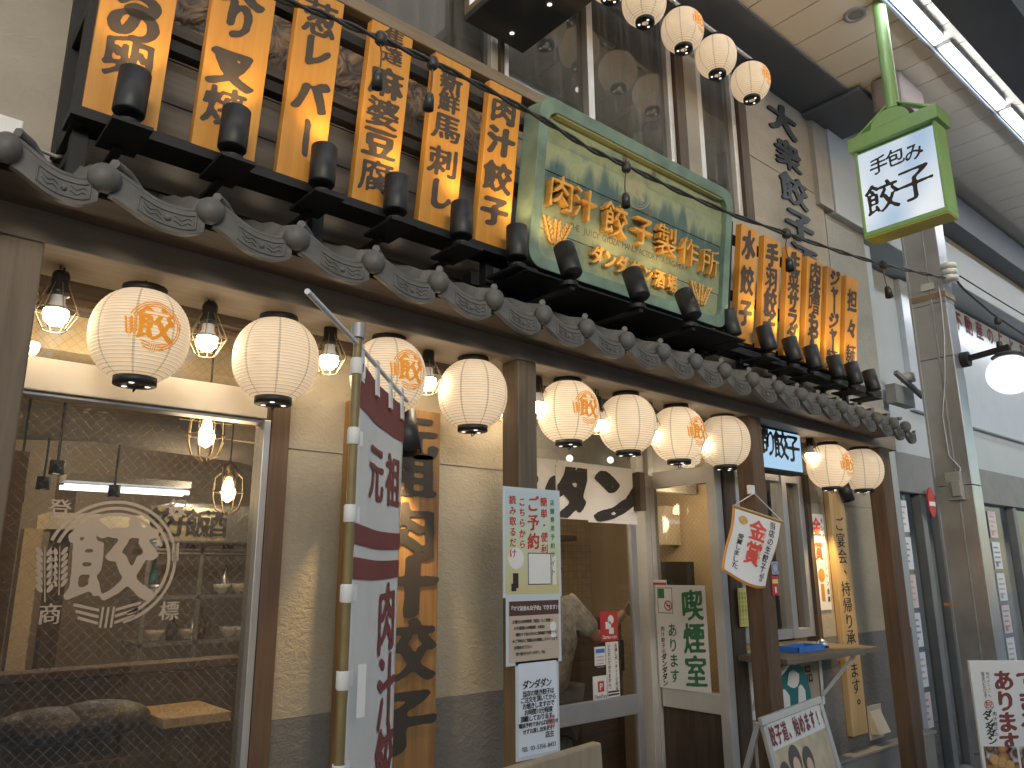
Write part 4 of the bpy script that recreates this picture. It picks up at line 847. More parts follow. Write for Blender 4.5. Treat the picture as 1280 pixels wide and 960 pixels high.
def sheet(mb, u0, u1, v0, v1, n, nu=16, nv=40):
    vs = [fmap(u0+(u1-u0)*i/nu, v0+(v1-v0)*j/nv, n) for j in range(nv+1) for i in range(nu+1)]
    mb.add(vs, [(j*(nu+1)+i, j*(nu+1)+i+1, (j+1)*(nu+1)+i+1, (j+1)*(nu+1)+i) for j in range(nv) for i in range(nu)], True)
fv = lambda px, py: ff.uv(px, py)
zc = ztop-.035; mb = MB(); sheet(mb, .02, FW, .3, zc, 0, 24, 90); cl_o = obj('cloth', mb, M['cloth_w'], fl)
cl_o.modifiers.new('thick', 'SOLIDIFY').thickness = .0015
def band(ya, yb, xm=475): return fv(xm, ya)[1], fv(xm, yb)[1]
mb = MB()
for ya, yb in ((450, 530), (661, 684), (698, 722)):
    v1_, v0_ = band(ya, yb); mb = MB()
    if ya == 450: v1_ = zc-.002
    sheet(mb, .021, FW-.001, v0_, v1_, .0024, 20, 8); sheet(mb, .021, FW-.001, v0_, v1_, -.0024, 20, 8); obj('maroon_band', mb, M['dkred'], fl)
mb = MB()
for ch, px, py, s, sy in (('元',471,590,.19,.16),('祖',493,602,.19,.16),('肉',485,771,.22,.2),('汁',486,862,.22,.2),('餃',488,950,.22,.21)):
    u_, v_ = fv(px, py); put(mb, ff, ch, min(u_, FW-.115), v_, s, sy, 'brush', .035, .003, fmap=fmap)
obj('lettering', mb, M['dkred'], fl)
for i, u_ in enumerate((.04, .2, .36, .52)): obj('top_loop', MB().bar(ff(u_, ztop+.012, 0), ff(u_, zc-.05, .004), .03, .006, tuple(ff.n)), M['cloth_w'], fl)
for py in (462, 550, 645, 740, 840, 945):
    v_ = fv(450, py)[1]; mb = MB(); mb.lathe([(.0125,-.02),(.0145,-.017),(.0145,.017),(.0125,.02)], 14, Matrix.Translation((pole[0], -.8, v_))); mb.bar(ff(.012, v_, -.018), ff(.05, v_, .008), .004, .036); obj('side_loop', mb, M['cloth_w'], fl)
p = at(452, 860, -.815); obj('barcode_label', MB().box(p[0]-.011, p[0]+.009, -.817, -.8155, p[2]-.06, p[2]+.05), M['paper'], fl)
# ================================================================== WALL PLAQUES AND POSTERS
a = at(432, 515, -.05); b = at(541, 700, -.05); px0, px1 = 1.285, 1.665
pq = thing('wooden_plaque', 'tall wooden plaque with black brush characters behind the banner flag', 'plaque', (1.5, -.05, .4)); obj('board', MB().box(px0, px1, -.05, -.004, .25, 2.085), M['plaque'], pq, .004)
mb = MB(); fr = XZ(-.05)
for ch, py, s in (('元',545,.26),('祖',593,.26),('肉',665,.33),('汁',735,.33),('餃',815,.33),('子',905,.33)):
    u_, v_ = fr.uv(497, py); put(mb, fr, ch, 1.51 if s > .3 else 1.53, v_, s*.92, s*.66, 'brush', .06, .001+.0002*int(py/60))
obj('lettering', mb, M['soot'], pq)
p = at(509, 541, -.17); t = thing('spot_lamp', 'black downlight cylinder tilted over the tall wooden plaque', 'spotlight', tuple(p)); Mx = Matrix.Translation(tuple(p)) @ Matrix.Rotation(rad(-16), 4, 'X')
obj('housing', MB().lathe([(.001,.075),(.04,.075),(.04,-.075),(.034,-.075),(.03,-.06),(.001,-.06)], 24, Mx), M['blackm'], t); obj('arm', MB().tube([tuple(p+np.array([0,.02,.05])), tuple(p+np.array([0,.12,.06]))], .008, 6), M['black'], t)
spot(t, (0, .03, -.085), (0, .13, -.5), 15, (1,.66,.3), 80, .02)
pk = thing('plank_sign', 'narrow pale plank sign with black brush sentence on the right wall', 'sign', (4.72, -.04, .5)); x0, x1 = 4.60, 4.785
obj('board', MB().box(x0, x1, -.04, -.004, .565, 2.08), M['plankL'], pk, .003); mb = MB(); fr = XZ(-.04)
for i, ch in enumerate('ご宴会、持帰り承ります。'):
    u_, v_ = fr.uv(1041+i*2.6, 655+i*20.4); put(mb, fr, ch, (x0+x1)/2+(.05 if ch in '、。' else 0), v_+(.03 if ch in '、。' else 0), .115, .095, 'brush', .02, .001)
obj('lettering', mb, M['soot'], pk)
p = at(1056, 613, -.2); t = thing('spot_lamp', 'black downlight box over the narrow plank sign below the last lanterns', 'spotlight', tuple(p)); Mx = Matrix.Translation(tuple(p)) @ Matrix.Rotation(rad(-14), 4, 'X')
obj('housing', MB().lathe([(.001,.065),(.037,.065),(.037,-.065),(.032,-.065),(.03,-.05),(.001,-.05)], 24, Mx), M['blackm'], t); obj('arm', MB().tube([tuple(p+np.array([0,.02,.05])), tuple(p+np.array([0,.19,.07]))], .007, 6), M['black'], t)
spot(t, (0, .03, -.08), (0, .17, -.5), 15, (1,.66,.25), 64, .02)
p = at(1024, 715, 0); t = thing('award_poster', 'narrow white poster with red characters 金賞 and a gold medal beside the plank sign', 'poster', (p[0], 0, p[2])); a = at(1012, 660, 0); b = at(1028, 660, 0); x0, x1 = 4.42, 4.565; z0, z1 = 1.27, 1.83
obj('sheet', MB().box(x0, x1, -.006, -.002, z0, z1), M['paper'], t); fr = XZ(-.006); mb = MB()
for i, ch in enumerate('金賞'): put(mb, fr, ch, x0+.055, z1-.08-i*.14, .10, .12, 'brush', .04)
obj('red_print', mb, M['vermil'], t); mb = MB(); ringP(mb, fr, x0+.06, z0+.2, .0, .04); rectP(mb, fr, x0+.04, x0+.08, z0+.05, z0+.15); obj('medal_print', mb, M['gold'], t); mb = MB(); col_text(mb, fr, 'モンドセレクション金賞', x0+.122, z1-.04, .034, .046, style='plain', w=.015); obj('print', mb, M['soot'], t)
# backlit take-away sign
bs = thing('backlit_sign', 'blue-white backlit box sign with brush characters behind the second post', 'sign', (4.1, -.14, 2.2)); x1 = at(1002, 560, -.2)[0]; x0 = x1-.66; z0 = at(1002, 594, -.2)[2]; z1 = zb(x1)-.004
obj('casing', MB().box(x0, x1, -.2, -.12, z0, z1), M['black'], bs, .003); obj('lit_face', MB().box(x0+.012, x1-.014, -.2025, -.19, z0+.016, z1-.006), emis('lit_blue_face', (.5,.76,1), .42), bs)
mb = MB(); fr = XZ(-.2025)
for i, (ch, px, py) in enumerate((('帰',951,549),('り',963,554),('餃',976,557),('子',991,561))): u_, v_ = fr.uv(px, py); put(mb, fr, ch, u_, v_, .15 if ch != 'り' else .11, .165, 'brush', .03, .001)
obj('lettering', mb, M['soot'], bs)
# posters on the second post
def grad_paper():
    m, t, b, L = nt('printed_gradient'); tc = t.nodes.new('ShaderNodeTexCoord'); sp = t.nodes.new('ShaderNodeSeparateXYZ'); L(tc.outputs['Object'], sp.inputs[0])
    k = math_n(t, 'ADD', math_n(t, 'MULTIPLY', sp.outputs['Z'], 2.2), math_n(t, 'MULTIPLY', noise(t, coords(t), 6, 3), .25)); r = ramp(t, [(.15, (.62,.55,.28)), (.5, (.60,.66,.46)), (.9, (.50,.62,.66))]); L(k, r.inputs[0]); L(r.outputs[0], b.inputs['Base Color']); b.inputs['Roughness'].default_value = .3; return m
def poster(name, label, cat, px, Y, mat, d=.003, grp=None, edge=None):
    A_, B_ = at(px[0], px[1], Y), at(px[2], px[3], Y); x0, x1, z0, z1 = min(A_[0],B_[0]), max(A_[0],B_[0]), min(A_[2],B_[2]), max(A_[2],B_[2])
    t = thing(name, label, cat, ((x0+x1)/2, Y, z0), grp)
    if edge: obj('laminate', MB().box(x0-.012, x1+.012, Y+.0005, Y+d, z0-.012, z1+.012), edge, t)
    obj('sheet', MB().box(x0, x1, Y-.001, Y+.0004 if edge else Y+d, z0, z1), mat, t); return t, XZ(Y-.001), x0, x1, z0, z1
t, fr, x0, x1, z0, z1 = poster('reservation_poster', 'pale green laminated poster with red vertical writing on the timber post', 'poster', (632,612,699,741), -.315, grad_paper(), edge=M['laminate']); w_ = x1-x0
mb = MB(); col_text(mb, fr, '店舗専用予約サイト', x1-.03, z1-.035, .022, .031, style='plain', w=.012); obj('print', mb, M['grn'], t)
mb = MB(); col_text(mb, fr, '簡単・便利', x1-.072, z1-.035, .036, .042, w=.025, n=.002); col_text(mb, fr, 'ご予約', x1-.125, z1-.045, .06, .066, w=.04, n=.002); col_text(mb, fr, 'こちらから', x1-.178, z1-.04, .032, .037, w=.03, n=.002); col_text(mb, fr, '読み取るだけ', x0+.03, z1-.035, .032, .037, w=.03, n=.002); obj('red_print', mb, M['red'], t)
mb = MB(); rectP(mb, fr, x0+.1, x1-.04, z0+.03, z0+.14, .0012); ringP(mb, fr, x0+.045, z0+.12, 0, .036, n=.0012); rectP(mb, fr, x1-.032, x1-.015, z0+.03, z0+.13, .0012); obj('white_box', mb, M['paper'], t)
mb = MB(); rectP(mb, fr, x0+.03, x0+.055, z0+.02, z0+.07, .0016); rectP(mb, fr, x0+.022, x0+.045, z0+.01, z0+.035, .0018); obj('phone_drawing', mb, M['soot'], t)
mb = MB(); [rectP(mb, fr, a_, b_, c_, d_, .0014) for a_, b_, c_, d_ in ((x0+.1,x1-.04,z0+.137,z0+.14),(x0+.1,x1-.04,z0+.03,z0+.033),(x0+.1,x0+.103,z0+.03,z0+.14),(x1-.043,x1-.04,z0+.03,z0+.14))]; obj('box_outline', mb, M['soot'], t)
t, fr, x0, x1, z0, z1 = poster('party_notice', 'tan laminated notice with a brown heading, in the middle of the post', 'poster', (636,752,699,822), -.315, M['tan'], edge=M['laminate'])
mb = MB(); rectP(mb, fr, x0, x1, z1-.048, z1, .001); obj('heading_bar', mb, plain('brown_bar', (.09,.04,.03), .7), t); mb = MB(); row_text(mb, fr, '『ママ友会＆女子会』できます!!', (x0+x1)/2, z1-.024, .0175, .0155, style='plain', w=.02, n=.003, center=True); obj('heading_print', mb, M['paper'], t)
mb = MB()
for i, s in enumerate(('土曜日は全時間帯「個室」もご用意!!', 'お子様連れの時間帯 大歓迎!', '個別ママ会の方々に同時間で可能です!', '★ご予約のご相談はお気軽にスタッフまで', 'お問合せ下さい!', '肉汁餃子のダンダダン TEL')): row_text(mb, fr, s, x0+.012+.008*(i % 3), z1-.068-i*.021, .0125, .0112, style='plain', w=.02, n=.002)
obj('print', mb, M['soot'], t); mb = MB(); ringP(mb, fr, x1-.03, z1-.09, 0, .016, n=.002); ringP(mb, fr, x1-.03, z1-.117, 0, .013, n=.002); obj('bear_drawing', mb, M['paper'], t)
t, fr, x0, x1, z0, z1 = poster('order_notice', 'white laminated notice with black lines, lowest on the timber post', 'poster', (648,830,697,937), -.315, M['paper_b'], edge=M['laminate']); mb = MB()
row_text(mb, fr, 'ダンダダン', (x0+x1)/2-.005, z1-.07, .03, .027, style='brush', w=.04, n=.002, center=True)
for i, (s, q) in enumerate((('当店の焼き餃子は',.02), ('ご注文を頂いてから',.02), ('お焼きしますので',.02), ('お時間10分程度',.02), ('頂戴しております。',.02), ('電話予約であればお待たせ',.0165), ('せずお渡し出来ます!',.0165), ('店主',.022))): row_text(mb, fr, s, (x0+x1)/2+(.05 if i == 7 else 0), z1-.098-i*.0198, q, q*.92, style='plain', w=.025, n=.002, center=True)
row_text(mb, fr, 'TEL 03-5356-8433', x0+.01, z0+.022, .02, .0175, style='plain', w=.005, n=.002); obj('print', mb, M['soot'], t)
mb = MB(); rectP(mb, fr, x1-.05, x1-.012, z0+.075, z0+.115, .0012); obj('red_seal', mb, plain('seal_pink', (.6,.35,.36), .7), t)
# smaller hidden sheet behind, stickers on the door
DF = DY-.0805
def sticker(label, px, mat, fn, name='door_sticker'):
    t, fr, x0, x1, z0, z1 = poster(name, label, 'sticker', px, DF+.016, mat, .002); fn(t, fr, x0, x1, z0, z1)
def f1(t, fr, x0, x1, z0, z1):
    mb = MB(); cx = (x0+x1)/2; ringP(mb, fr, cx+.01, z1-.04, .0, .022, n=.001); rectP(mb, fr, cx-.03, cx+.012, z1-.085, z1-.05); rectP(mb, fr, cx-.005, cx+.03, z1-.11, z1-.08); row_text(mb, fr, 'Demae-can', cx, z0+.02, .024, .02, style='plain', w=.015, center=True); obj('white_print', mb, M['paper'], t)
sticker('red square sticker with a white figure on the sliding door glass', (750,765,773,800), M['red'], f1)
def f2(t, fr, x0, x1, z0, z1):
    mb = MB(); rectP(mb, fr, x0+.006, x1-.006, z1-.03, z1-.01); obj('blue_print', mb, M['blue'], t); mb = MB()
    for i in range(4): rectP(mb, fr, x0+.012, x1-.015, z1-.05-i*.016, z1-.046-i*.016)
    obj('print', mb, M['grey'], t)
sticker('small white sticker with a blue strip on the sliding door glass', (743,809,757,831), M['paper'], f2)
def f3(t, fr, x0, x1, z0, z1):
    cx = (x0+x1)/2; mb = MB(); rectP(mb, fr, cx-.02, cx+.025, z1-.075, z1-.025); obj('logo', mb, M['red'], t); mb = MB(); put(mb, fr, 'P', cx+.002, z1-.05, .045, .045, 'plain', .03, .002); obj('logo_letter', mb, M['paper'], t); mb = MB(); row_text(mb, fr, 'PayPay', cx, z1-.095, .03, .028, style='plain', w=.01, center=True); row_text(mb, fr, 'ご利用いただけます', cx, z0+.013, .011, .009, style='plain', w=0, center=True); obj('print', mb, M['grey'], t)
sticker('white square sticker reading PayPay with a red logo', (741,846,760,873), M['paper'], f3)
def f4(t, fr, x0, x1, z0, z1):
    mb = MB(); col_text(mb, fr, 'お通し代・チャージ代は', x1-.022, z1-.018, .021, .0205, style='plain', w=.02); col_text(mb, fr, 'いただいておりません。', x0+.02, z1-.018, .021, .0205, style='plain', w=.02); [rectP(mb, fr, x0+.006, x1-.006, z0+.008+.014*i, z0+.016+.014*i) for i in range(2)]; obj('print', mb, M['soot'], t)
sticker('tall narrow white sticker with two vertical lines of writing on the door edge', (757,803,775,870), M['paper'], f4)
# noren curtain
nr = thing('noren_curtain', 'short white curtain with bold black brush shapes over the door', 'curtain', (2.9, .28, 2.0)); NY = .28
xa, xb_ = 2.215, at(794, 590, NY)[0]; zt = 2.0
def nfold(x, z): return NY+.014*math.sin(x*21)*(zt+.05-z)*.7+.002*math.sin(x*50)
def ncloth(x0, x1, zb_):
    mb = MB(); nu, nv = 20, 12; vs = [(x0+(x1-x0)*i/nu, nfold(x0+(x1-x0)*i/nu, zt-(zt-zb_)*j/nv)-(.014 if j == 0 else 0), zt+.022-(zt+.022-zb_)*j/nv) for j in range(nv+1) for i in range(nu+1)]
    return mb.add(vs, [(j*(nu+1)+i, (j+1)*(nu+1)+i, (j+1)*(nu+1)+i+1, j*(nu+1)+i+1) for j in range(nv) for i in range(nu)], True)
for i, (a_, b_, z_, g_) in enumerate(((xa, 2.30, 1.25, 'ダ'), (2.305, 2.575, 1.70, 'ン'), (2.58, 2.80, 1.745, 'ダ'), (2.80, xb_, 1.735, 'ン'))):
    c = obj('cloth_panel', ncloth(a_, b_, z_), M['cloth'], nr); mb = MB(); fr = XZ(0)
    def nm(u, v, n): return (u, nfold(u, v)-.0035-n, v)
    def clampmap(u, v, n): return nm(min(max(u, a_+.003), b_-.003), min(max(v, z_+.004), zt-.003), n)
    if i == 0:
        for q, ch in enumerate('ダンダ'): put(mb, fr, ch, (a_+b_)/2, zt-.12-q*.25, .26, .24, 'brush', .085, 0, fmap=clampmap)
    else: put(mb, fr, g_, (a_+b_)/2+(.03 if i == 3 else 0), (zt+z_)/2, (b_-a_)*1.15, (zt-z_)*1.15, 'brush', .10 if i < 3 else .085, 0, fmap=clampmap)
    obj('lettering', mb, M['soot'], c)
obj('rod', MB().tube([(2.19, NY+.022, zt+.006), (xb_+.10, NY+.022, zt+.006)], .012, 10), M['plankL'], nr)
p = at(798, 617, NY-.02); obj('rod_bracket', MB().box(p[0]-.02, p[0]+.025, NY-.05, NY+.03, p[2]-.09, p[2]+.11), M['darkwood_v'], nr, .004)
# smoking room poster on the side panel
sf = Frame((PX-.0315, 0, 0), (0,-1,0), (0,0,1))    # faces -x ; u grows towards the street
A_ = atx(821, 735, PX-.032); B_ = atx(891, 860, PX-.032); C_ = atx(892, 732, PX-.032)
y0, y1 = .43, B_[1]+.01; u0, u1 = -y0, -y1; v0, v1 = .895, 1.425
t = thing('smoking_poster', 'white poster with large green characters 喫煙室 on the side panel', 'poster', (PX-.03, (y0+y1)/2, v0))
obj('sheet', MB().box(PX-.0335, PX-.0305, y1, y0, v0, v1), M['paper'], t); sf = Frame((PX-.0335, 0, 0), (0,-1,0), (0,0,1)); mb = MB()
col_text(mb, sf, '喫煙室', u1-.085, v1-.105, .165, .165, sx=.86, w=.035); col_text(mb, sf, 'あります', u0+.105, v1-.235, .075, .077, sx=.85, w=.025); rectP(mb, sf, u0+.02, u0+.062, v1-.07, v1-.02, .0012); obj('green_print', mb, M['grn'], t)
mb = MB(); col_text(mb, sf, '肉汁餃子の', u0+.04, v1-.23, .027, .029, style='plain', w=.01); col_text(mb, sf, 'ダンダダン', u0+.04, v1-.375, .036, .033, w=.05)
for a_, b_, c_, d_ in ((u0+.015,u0+.115,v1-.148,v1-.145),(u0+.015,u0+.115,v1-.017,v1-.014),(u0+.015,u0+.018,v1-.148,v1-.014),(u0+.112,u0+.115,v1-.148,v1-.014)): rectP(mb, sf, a_, b_, c_, d_, .001)
rectP(mb, sf, u0+.075, u0+.1, v1-.112, v1-.105, .0012); obj('print', mb, M['soot'], t)
mb = MB(); ringP(mb, sf, u0+.085, v1-.108, .021, .027, n=.0016); mb.add([sf(u0+.066, v1-.092, .0018), sf(u0+.07, v1-.088, .0018), sf(u0+.104, v1-.124, .0018), sf(u0+.1, v1-.128, .0018)], [(3,2,1,0)]); obj('no_smoking_ring', mb, M['red'], t)
p = atx(822, 730, PX-.035); t = thing('warning_sticker', 'tiny red and white sticker on top of the smoking room poster', 'sticker', tuple(p)); obj('sheet', MB().box(PX-.034, PX-.031, p[1]-.06, p[1]+.035, p[2]-.008, p[2]+.022), M['paper'], t); obj('red_strip', MB().box(PX-.0345, PX-.0341, p[1]-.058, p[1]+.033, p[2]-.005, p[2]+.008), M['red'], t)
# pennant on the post
pn = thing('award_pennant', 'white pennant with orange edging and red characters 金賞 hung from the second post', 'pennant', (3.4, -.34, 1.9)); PY = -.36
TL, TR = at(917, 632, PY), at(978, 652, PY); BL, BR = at(902, 712, PY), at(957, 735, PY)
def pm(a_, b_, n):
    top = TL+(TR-TL)*a_; bot = BL+(BR-BL)*a_; p = bot+(top-bot)*b_; sag = -.0 if b_ > .3 else -.03*math.sin(math.pi*a_)*(1-b_/.3)
    return (p[0], PY-.02*math.sin(math.pi*a_)*(1-b_)-n+.006*math.sin(b_*7), p[2]+sag)
def psheet(mb, a0, a1, b0, b1, n, k=12):
    vs = [pm(a0+(a1-a0)*i/k, b0+(b1-b0)*j/k, n) for j in range(k+1) for i in range(k+1)]; mb.add(vs, [(j*(k+1)+i, j*(k+1)+i+1, (j+1)*(k+1)+i+1, (j+1)*(k+1)+i) for j in range(k) for i in range(k)], True)
mb = MB(); psheet(mb, 0, 1, 0, 1, 0); o = obj('cloth', mb, M['orange'], pn); o.modifiers.new('thick', 'SOLIDIFY').thickness = .002
mb = MB(); psheet(mb, .035, .965, .03, .965, .003); obj('white_field', mb, M['paper'], pn)
def ptext(s, u, v, sx, sy, pit, mat, w, nm):
    mb = MB()
    for i, ch in enumerate(s): put(mb, None, ch, u, v-i*pit, sx, sy, 'brush' if w > .02 else 'plain', w, .005, fmap=pm)
    obj(nm, mb, mat, pn)
ptext('当店の生餃子が', .80, .88, .14, .12, .125, M['soot'], .025, 'print'); ptext('金賞', .50, .72, .36, .34, .34, M['vermil'], .04, 'red_print'); ptext('モンドセレクション', .65, .78, .07, .06, .06, M['vermil'], .01, 'red_print'); ptext('受賞しました', .2, .56, .12, .08, .082, M['soot'], .015, 'print')
mb = MB(); vs = []; ringP(mb, None, .2, .82, 0, .085, n=.005, fmap=lambda a_, b_, n: pm(a_, .82+(b_-.82)*.8, n)); obj('medal_print', mb, M['gold'], pn)
hk = at(939, 613, -.31); obj('hook', MB().box(hk[0]-.02, hk[0]+.02, -.32, -.298, hk[2]-.02, hk[2]+.025), M['white'], pn, .004)
obj('cord', MB().tube([tuple(TL), (hk[0], -.325, hk[2]-.015), tuple(TR)], .0025, 6), M['white'], pn)
obj('top_rod', MB().tube([tuple(TL), tuple(TR)], .006, 8), M['plankL'], pn)
# notes in and beside the take-away window, stickers on the post
t, fr, x0, x1, z0, z1 = poster('yellow_note', 'yellow handwritten note inside the take-away window', 'note', (922,735,945,782), -.03, M['yel_p']); mb = MB()
for i in range(5): col_text(mb, fr, '持帰り生餃子あり', x1-.03-i*.027, z1-.03, .019, .021, style='plain', w=0)
obj('print', mb, M['grn'], t)
t, fr, x0, x1, z0, z1 = poster('round_sticker', 'round blue-grey sticker on the second post above a red label', 'sticker', (964,702,973,718), -.3035, M['neigh']); mb = MB(); ringP(mb, fr, (x0+x1)/2, (z0+z1)/2, .02, .026); obj('print', mb, M['blue'], t)
t, fr, x0, x1, z0, z1 = poster('red_label', 'red label with a yellow stripe on the second post', 'sticker', (964,720,974,744), -.3035, M['red']); mb = MB(); rectP(mb, fr, x0+.004, x1-.004, z0+.055, z0+.075); obj('yellow_stripe', mb, M['yel_p'], t); mb = MB(); rectP(mb, fr, x0+.02, x1-.02, z0+.012, z0+.04); obj('white_mark', mb, M['paper'], t)
# take-away counter shelf
sh_ = thing('counter_shelf', 'folding wooden take-away shelf on white brackets under the small window', 'shelf', (3.9, -.15, 1.05)); zs = 1.085
obj('shelf_top', MB().box(3.55, 4.50, -.29, -.01, zs-.03, zs), M['siding'], sh_, .004)
for x in (3.66, 4.36):
    mb = MB(); mb.box(x-.012, x+.012, -.012, -.006, zs-.32, zs-.03); mb.box(x-.012, x+.012, -.27, -.01, zs-.036, zs-.031); mb.bar((x, -.012, zs-.27), (x, -.22, zs-.04), .022, .014); obj('bracket', mb, M['white'], sh_)
t = thing('blue_tray', 'shallow blue plastic tray on the take-away shelf', 'tray', (4.0, -.12, zs)); p = np.array([3.97, -.13, zs])
mb = MB(); mb.box(p[0]-.14, p[0]+.13, p[1]-.06, p[1]+.06, zs+.001, zs+.006)
for a_ in ((-.14,.13,-.06,-.055),(-.14,.13,.055,.06),(-.14,-.135,-.06,.06),(.125,.13,-.06,.06)): mb.box(p[0]+a_[0], p[0]+a_[1], p[1]+a_[2], p[1]+a_[3], zs+.006, zs+.028)
obj('tray', mb, M['blue'], t)
p = np.array([4.2, -.12, zs]); t = thing('call_bell', 'small chrome call bell at the end of the blue tray', 'bell', tuple(p)); obj('base', MB().lathe([(.001,0),(.035,0),(.035,.008),(.001,.01)], 20, Matrix.Translation(tuple(p))), M['black'], t); obj('dome', MB().lathe([(.03,.012),(.028,.028),(.016,.04),(.004,.043),(.004,.05),(.001,.05)], 20, Matrix.Translation(tuple(p))), M['steel'], t)
p = at(990, 850, -.06); t = thing('round_board', 'dark teal rounded board with white patches under the take-away shelf', 'board', (p[0], -.06, p[2]-.2)); mb = MB(); fr = XZ(-.03); mb.prism([(p[0]+.19*math.cos(q*math.pi/16), p[2]-.1+.2*math.sin(q*math.pi/16)) for q in range(32)], lambda a_, b_, c_: fr(a_, b_, c_), .025); obj('board', mb, M['teal'], t, .004)
mb = MB(); 
for (a_, b_, rx, rz) in ((.02,.12,.06,.045),(.09,.0,.04,.07),(-.08,-.02,.05,.08),(.07,-.13,.06,.04),(-.03,-.14,.04,.04)): mb.add([fr(p[0]+a_+rx*math.cos(q*.5236)*(1+.2*math.sin(q*2)), p[2]-.1+b_*.85+rz*math.sin(q*.5236), .0265) for q in range(12)], [tuple(range(12))])
obj('white_patches', mb, M['paper'], t)
mb = MB(); fr = XZ(-.005)
for ch, px, py in (('品',1010,843),('営',937,855)): u_, v_ = fr.uv(px, py); put(mb, fr, ch, u_, v_, .10, .1, 'brush', .0, .001)
tag(obj('painted_characters', mb, M['soot']), 'faint black characters painted on the wall under the take-away shelf', 'lettering')
p = at(1093, 905, -.0); t = thing('vent_cover', 'beige wedge-shaped cover low on the right wall', 'vent cover', (5.0, -.03, p[2])); x = p[0]
obj('hood', MB().hexa([(x-.07,-.006,p[2]-.05),(x+.07,-.006,p[2]-.05),(x+.07,-.004,p[2]-.05),(x-.07,-.004,p[2]-.05),(x-.07,-.065,p[2]-.045),(x+.07,-.065,p[2]-.045),(x+.07,-.004,p[2]+.1),(x-.07,-.004,p[2]+.1)]), M['cream'], t, .004); obj('back_plate', MB().box(x-.085, x+.085, -.012, -.0045, p[2]-.08, p[2]+.11), M['cream'], t)
p = at(2, 168, -.06); t = thing('junction_box', 'white junction box with grey cable on the wall at the far left', 'electrical box', tuple(p)); obj('box', MB().box(p[0]-.2, p[0]+.045, -.08, -.005, p[2]-.03, p[2]+.05), M['white'], t, .005)
cc = [at(x, y, -.05) for x, y in ((22,168),(30,180),(26,188),(45,185),(70,196),(95,193),(108,160))]; obj('cord', MB().tube([tuple(q) for q in cc], .006, 6), M['grey'], t)
# ================================================================== RIGHT SIDE
nb = thing('neighbour_building', 'pale clad building next door beyond the steel column', 'building', (7.5, .3, 0))
obj('wall', MB().box(5.64, 16, .25, .6, 2.42, 3.98).box(5.9, 6.0, .25, .5, 0, 2.42).box(5.02, 5.07, .3, .5, 2.6, 4.0).box(5.64, 5.78, .03, .25, 0, 3.95), M['neigh'], nb)
obj('upper_storey', MB().box(5.12, 16, -.05, .4, 4.0, 5.2), M['neigh'], nb, .006); obj('corner_trim', MB().box(4.92, 5.115, -.035, .3, 4.02, 4.9), M['conc'], nb)
obj('recess_back', MB().box(5.0, 5.7, .5, .55, 3.5, 4.3), M['neigh_d'], nb)
sp_ = MB().box(6.7, 16, .2, .25, 2.80, 3.97); obj('sign_panel', sp_, plain('sign_white', (.54,.60,.68), .18, 0, .03), nb, .004)
mb = MB(); fr = XZ(.2)
for i, ch in enumerate('不動産のことなら'): u_, v_ = fr.uv(1197+i*13.5, 401+i*6.4); put(mb, fr, ch, u_, v_, .2 if i < 3 else .19, .2, 'plain', .035, .002)
obj('lettering', mb, plain('purple_print', (.16,.04,.09), .6), nb)
sh2 = MB()
sh2.box(5.8, 16, .24, .34, 2.10, 2.42); 
for x in (6.05, 6.7, 7.05, 7.95, 8.9): sh2.box(x, x+.09, .26, .34, 0, 2.1)
obj('shop_frame', sh2, M['neigh_d'], nb, .004); obj('shop_glass', MB().box(6.0, 16, .32, .325, 0, 2.1), M['g_clear'], nb); obj('shop_interior', MB().box(5.8, 16, 1.2, 1.25, 0, 2.6), plain('office_wall', (.4,.42,.45), .8), nb)
k = 0
for c, xx in enumerate((6.2, 6.42, 7.2, 7.47, 7.74, 8.1, 8.4)):
    for r in range(6):
        z = 1.92-r*.29; t = thing('property_sheet', ('white' if (r+c) % 3 else 'pinkish')+' property sheet, '+['top','second','third','fourth','fifth','lowest'][r]+' of the '+['first','second','third','fourth','fifth','sixth','seventh'][c]+' column in the neighbouring window', 'notice', (xx, .3, z-.12), 'property sheets in the neighbouring window')
        obj('sheet', MB().box(xx-.1, xx+.1, .300, .303, z-.13, z+.12), M['paper_b'] if (r+c) % 3 else plain('pinkish_paper', (.72,.6,.62), .6), t); mb = MB(); fr = XZ(.299)
        for q in range(4): rectP(mb, fr, xx-.08, xx+.08-.05*random.random(), z+.06-q*.045, z+.075-q*.045)
        rectP(mb, fr, xx-.07, xx-.01, z-.11, z-.07); obj('print', mb, M['grey'] if r % 2 else M['tan'], t)
p = at(1163, 628, .2); t = thing('oval_sign', 'small red and white oval sign hanging at the neighbour shop edge', 'sign', tuple(p)); fr = XZ(.2); mb = MB(); mb.prism([(p[0]+.07*math.cos(q*math.pi/12), p[2]+.12*math.sin(q*math.pi/12)) for q in range(24)], lambda a_, b_, c_: fr(a_, b_, c_), .012); obj('disc', mb, M['red'], t); mb = MB(); rectP(mb, fr, p[0]-.06, p[0]+.06, p[2]-.03, p[2]+.005, .014); obj('white_band', mb, M['paper'], t)
